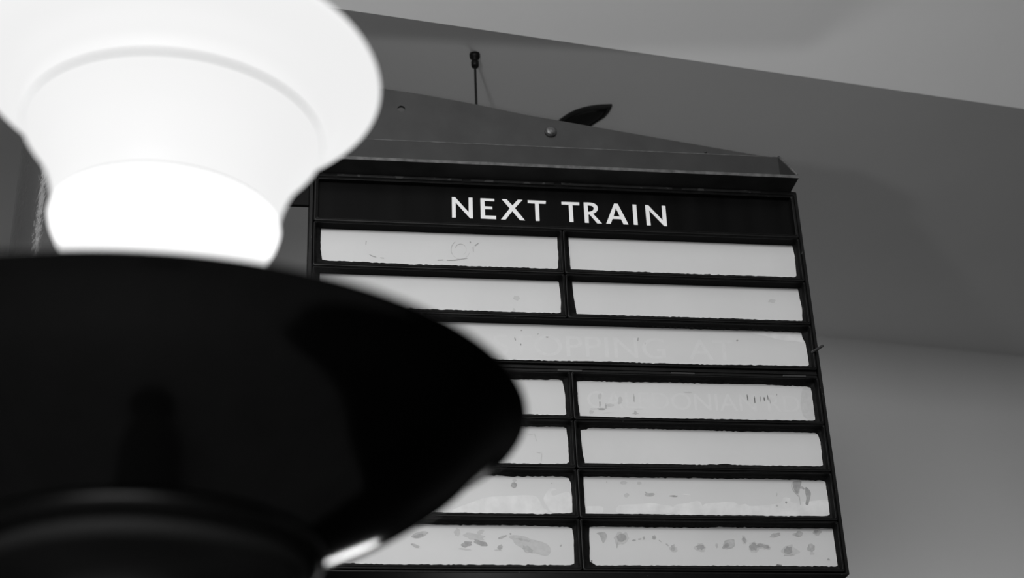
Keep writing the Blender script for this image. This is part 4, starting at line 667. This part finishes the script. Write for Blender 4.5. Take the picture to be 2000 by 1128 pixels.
mb = MB(); mb.tube(loc(.836, bz(.9722), -.051), loc(.836, bz(.9722), -.054), .0030, 10)
mb.build('screw', M_STEEL, br)

# hanging rod from the ceiling
rp = sp(.3487, -.11, 0)
rod = empty('suspension_rod', (rp.x, rp.y, EYE + 1.7097))
tag(rod, 'thin dark rod hanging from the ceiling down behind the sign bracket', 'rod')
mb = MB(); mb.tube((0, 0, 0), (0, 0, CZ - EYE - 1.7097 - .02), .0027, 10)
mb.build('rod', M_CAST, rod)
zt = CZ - EYE - 1.7097
mb = MB(); mb.lathe([(1e-4, zt - .034), (.0075, zt - .034), (.0085, zt - .030), (.0085, zt - .021), (.0062, zt - .018), (.0062, zt - .013), (.0105, zt - .011), (.0118, zt - .006), (.0118, zt - .0005), (1e-4, zt - .0005)], n=28)
mb.build('ceiling_rose', M_DARK, rod)

# dark leaf-shaped fitting on the ceiling, its near tip showing above the bracket
LEAF = [(.2525, 3.1150), (.2220, 3.1152), (.2040, 3.1180), (.1860, 3.1232), (.1680, 3.1324), (.1500, 3.1462), (.1300, 3.1700), (.1080, 3.208), (.0900, 3.255), (.0750, 3.310),
        (.1150, 3.300), (.1550, 3.270), (.1880, 3.228), (.2040, 3.198), (.2160, 3.1840), (.2370, 3.1610), (.2470, 3.1390)]
lc = Vector((sum(p[0] for p in LEAF) / len(LEAF), sum(p[1] for p in LEAF) / len(LEAF)))
fit = empty('ceiling_fitting', (lc.x, lc.y, CZ))
tag(fit, 'dark leaf-shaped ceiling fitting whose tip shows above the bracket, right of the bolt', 'fitting')
def leaf(f, dz): return [((p[0] - lc.x) * f, (p[1] - lc.y) * f, dz) for p in LEAF]
mb = MB()
mb.grid([leaf(.84, -.0008), leaf(.84, -.0060), leaf(.70, -.0075), leaf(.45, -.0085), leaf(.2, -.009)], smooth=True)
mb.face(leaf(.2, -.009), smooth=True)
mb.build('body', M_DARK, fit)
mb = MB()
mb.grid([leaf(.85, -.0006), leaf(1, -.0006), leaf(1, -.0066), leaf(.985, -.0074), leaf(.865, -.0074), leaf(.85, -.0066), leaf(.85, -.0006)], smooth=False)
mb.build('rim', M_CAST, fit)

# ------------------------------------------------------------------ uplighter lamp in the foreground
LX, LY = -0.3235, 1.3


def tilt(o, a, zc):
    """lean a turned part about the lamp's axis point at height zc"""
    q = Vector((0, 0, 1)).rotation_difference(Vector(a).normalized())
    o.rotation_mode = 'QUATERNION'; o.rotation_quaternion = q
    p = Vector((0, 0, zc)); o.location = p - q @ p


lamp = empty('uplighter_lamp', (LX, LY, 0))
tag(lamp, 'blurred uplighter lamp with lit white tiered glass above a black bowl', 'lamp')
z = lambda h: EYE + h
def spline(pts, k=6):
    out = []
    n = len(pts)
    for i in range(n - 1):
        p0, p1, p2, p3 = pts[max(i - 1, 0)], pts[i], pts[i + 1], pts[min(i + 2, n - 1)]
        for s in range(k):
            t = s / k
            out.append(tuple(0.5 * (2 * p1[c] + (p2[c] - p0[c]) * t + (2 * p0[c] - 5 * p1[c] + 4 * p2[c] - p3[c]) * t * t + (3 * p1[c] - p0[c] - 3 * p2[c] + p3[c]) * t ** 3) for c in (0, 1)))
    return out + [pts[-1]]
t1 = spline([(.050, .56), (.060, .60), (.074, .66), (.0885, .715), (.0985, .738), (.1045, .750), (.1070, .7590)])
t2 = spline([(.1050, .7620), (.1070, .780), (.1130, .802), (.1215, .823), (.1330, .8415), (.1405, .8510), (.1437, .8558)])
t3 = spline([(.1428, .8585), (.1455, .872), (.1530, .8815), (.1650, .8952), (.1835, .9080), (.1955, .9190), (.1977, .9235), (.194, .932), (.186, .938)])
prof = t1 + t2 + t3
mi = []
for i in range(len(prof) - 1):
    h = (prof[i][1] + prof[i + 1][1]) / 2
    if .7588 < h < .7623 or .8554 < h < .8592: mi.append(1)
    elif h < .7589: mi.append(2)
    else: mi.append(0)
inner = [(.180, .937), (.188, .923), (.172, .905), (.148, .886), (.135, .868), (.128, .848), (.11, .80), (.095, .76), (.09, .72), (.05, .60), (.044, .56)]
mb = MB(); mb.lathe([(r, z(h)) for r, h in prof + inner], n=160, mi=mi + [0] * len(inner))
gs = mb.build('glass_shade', [M_GLASS, M_SEAM, M_GLASS_LOW], lamp); tilt(gs, (.0277, .0095, 1), z(.80))
bo = [(.0445, .5525), (.20, .5525), (.322, .5565)] + spline([(.3285, .5572), (.3318, .5552), (.3310, .5525), (.3175, .5445), (.3008, .530), (.2794, .510), (.2510, .490), (.2177, .470), (.1773, .450), (.1560, .4395)], 5)
mb = MB(); mb.lathe([(r, z(h)) for r, h in bo], n=192)
bw = mb.build('bowl', M_BOWL, lamp); tilt(bw, (.0008, -.0091, 1), z(.55))
mb = MB(); mb.lathe([(r, z(h)) for r, h in spline([(.152, .4405), (.1555, .4345), (.1535, .4275), (.147, .4235), (.1435, .4265)], 4)] + [(.1425, z(.430))] , n=128)
mb.build('collar_ring', M_CAST, lamp)
mb = MB(); mb.lathe([(.1430, z(.432)), (.1405, z(.4155)), (.137, z(.4095)), (.131, z(.4075)), (.105, z(.402)), (.088, z(.385)), (.080, z(.34)), (.078, z(.2)), (.078, z(-1.45)), (.095, z(-1.50)), (.16, z(-1.57)), (.17, z(-1.6)), (1e-4, z(-1.6))], n=96)
mb.build('column', M_COLUMN, lamp)
b = bpy.data.lights.new('lamp_bulb', 'POINT'); b.energy = 17; b.shadow_soft_size = 0.05
bo_ = bpy.data.objects.new('lamp_bulb', b); COL.objects.link(bo_); bo_.location = (0, 0, z(.965)); bo_.parent = lamp
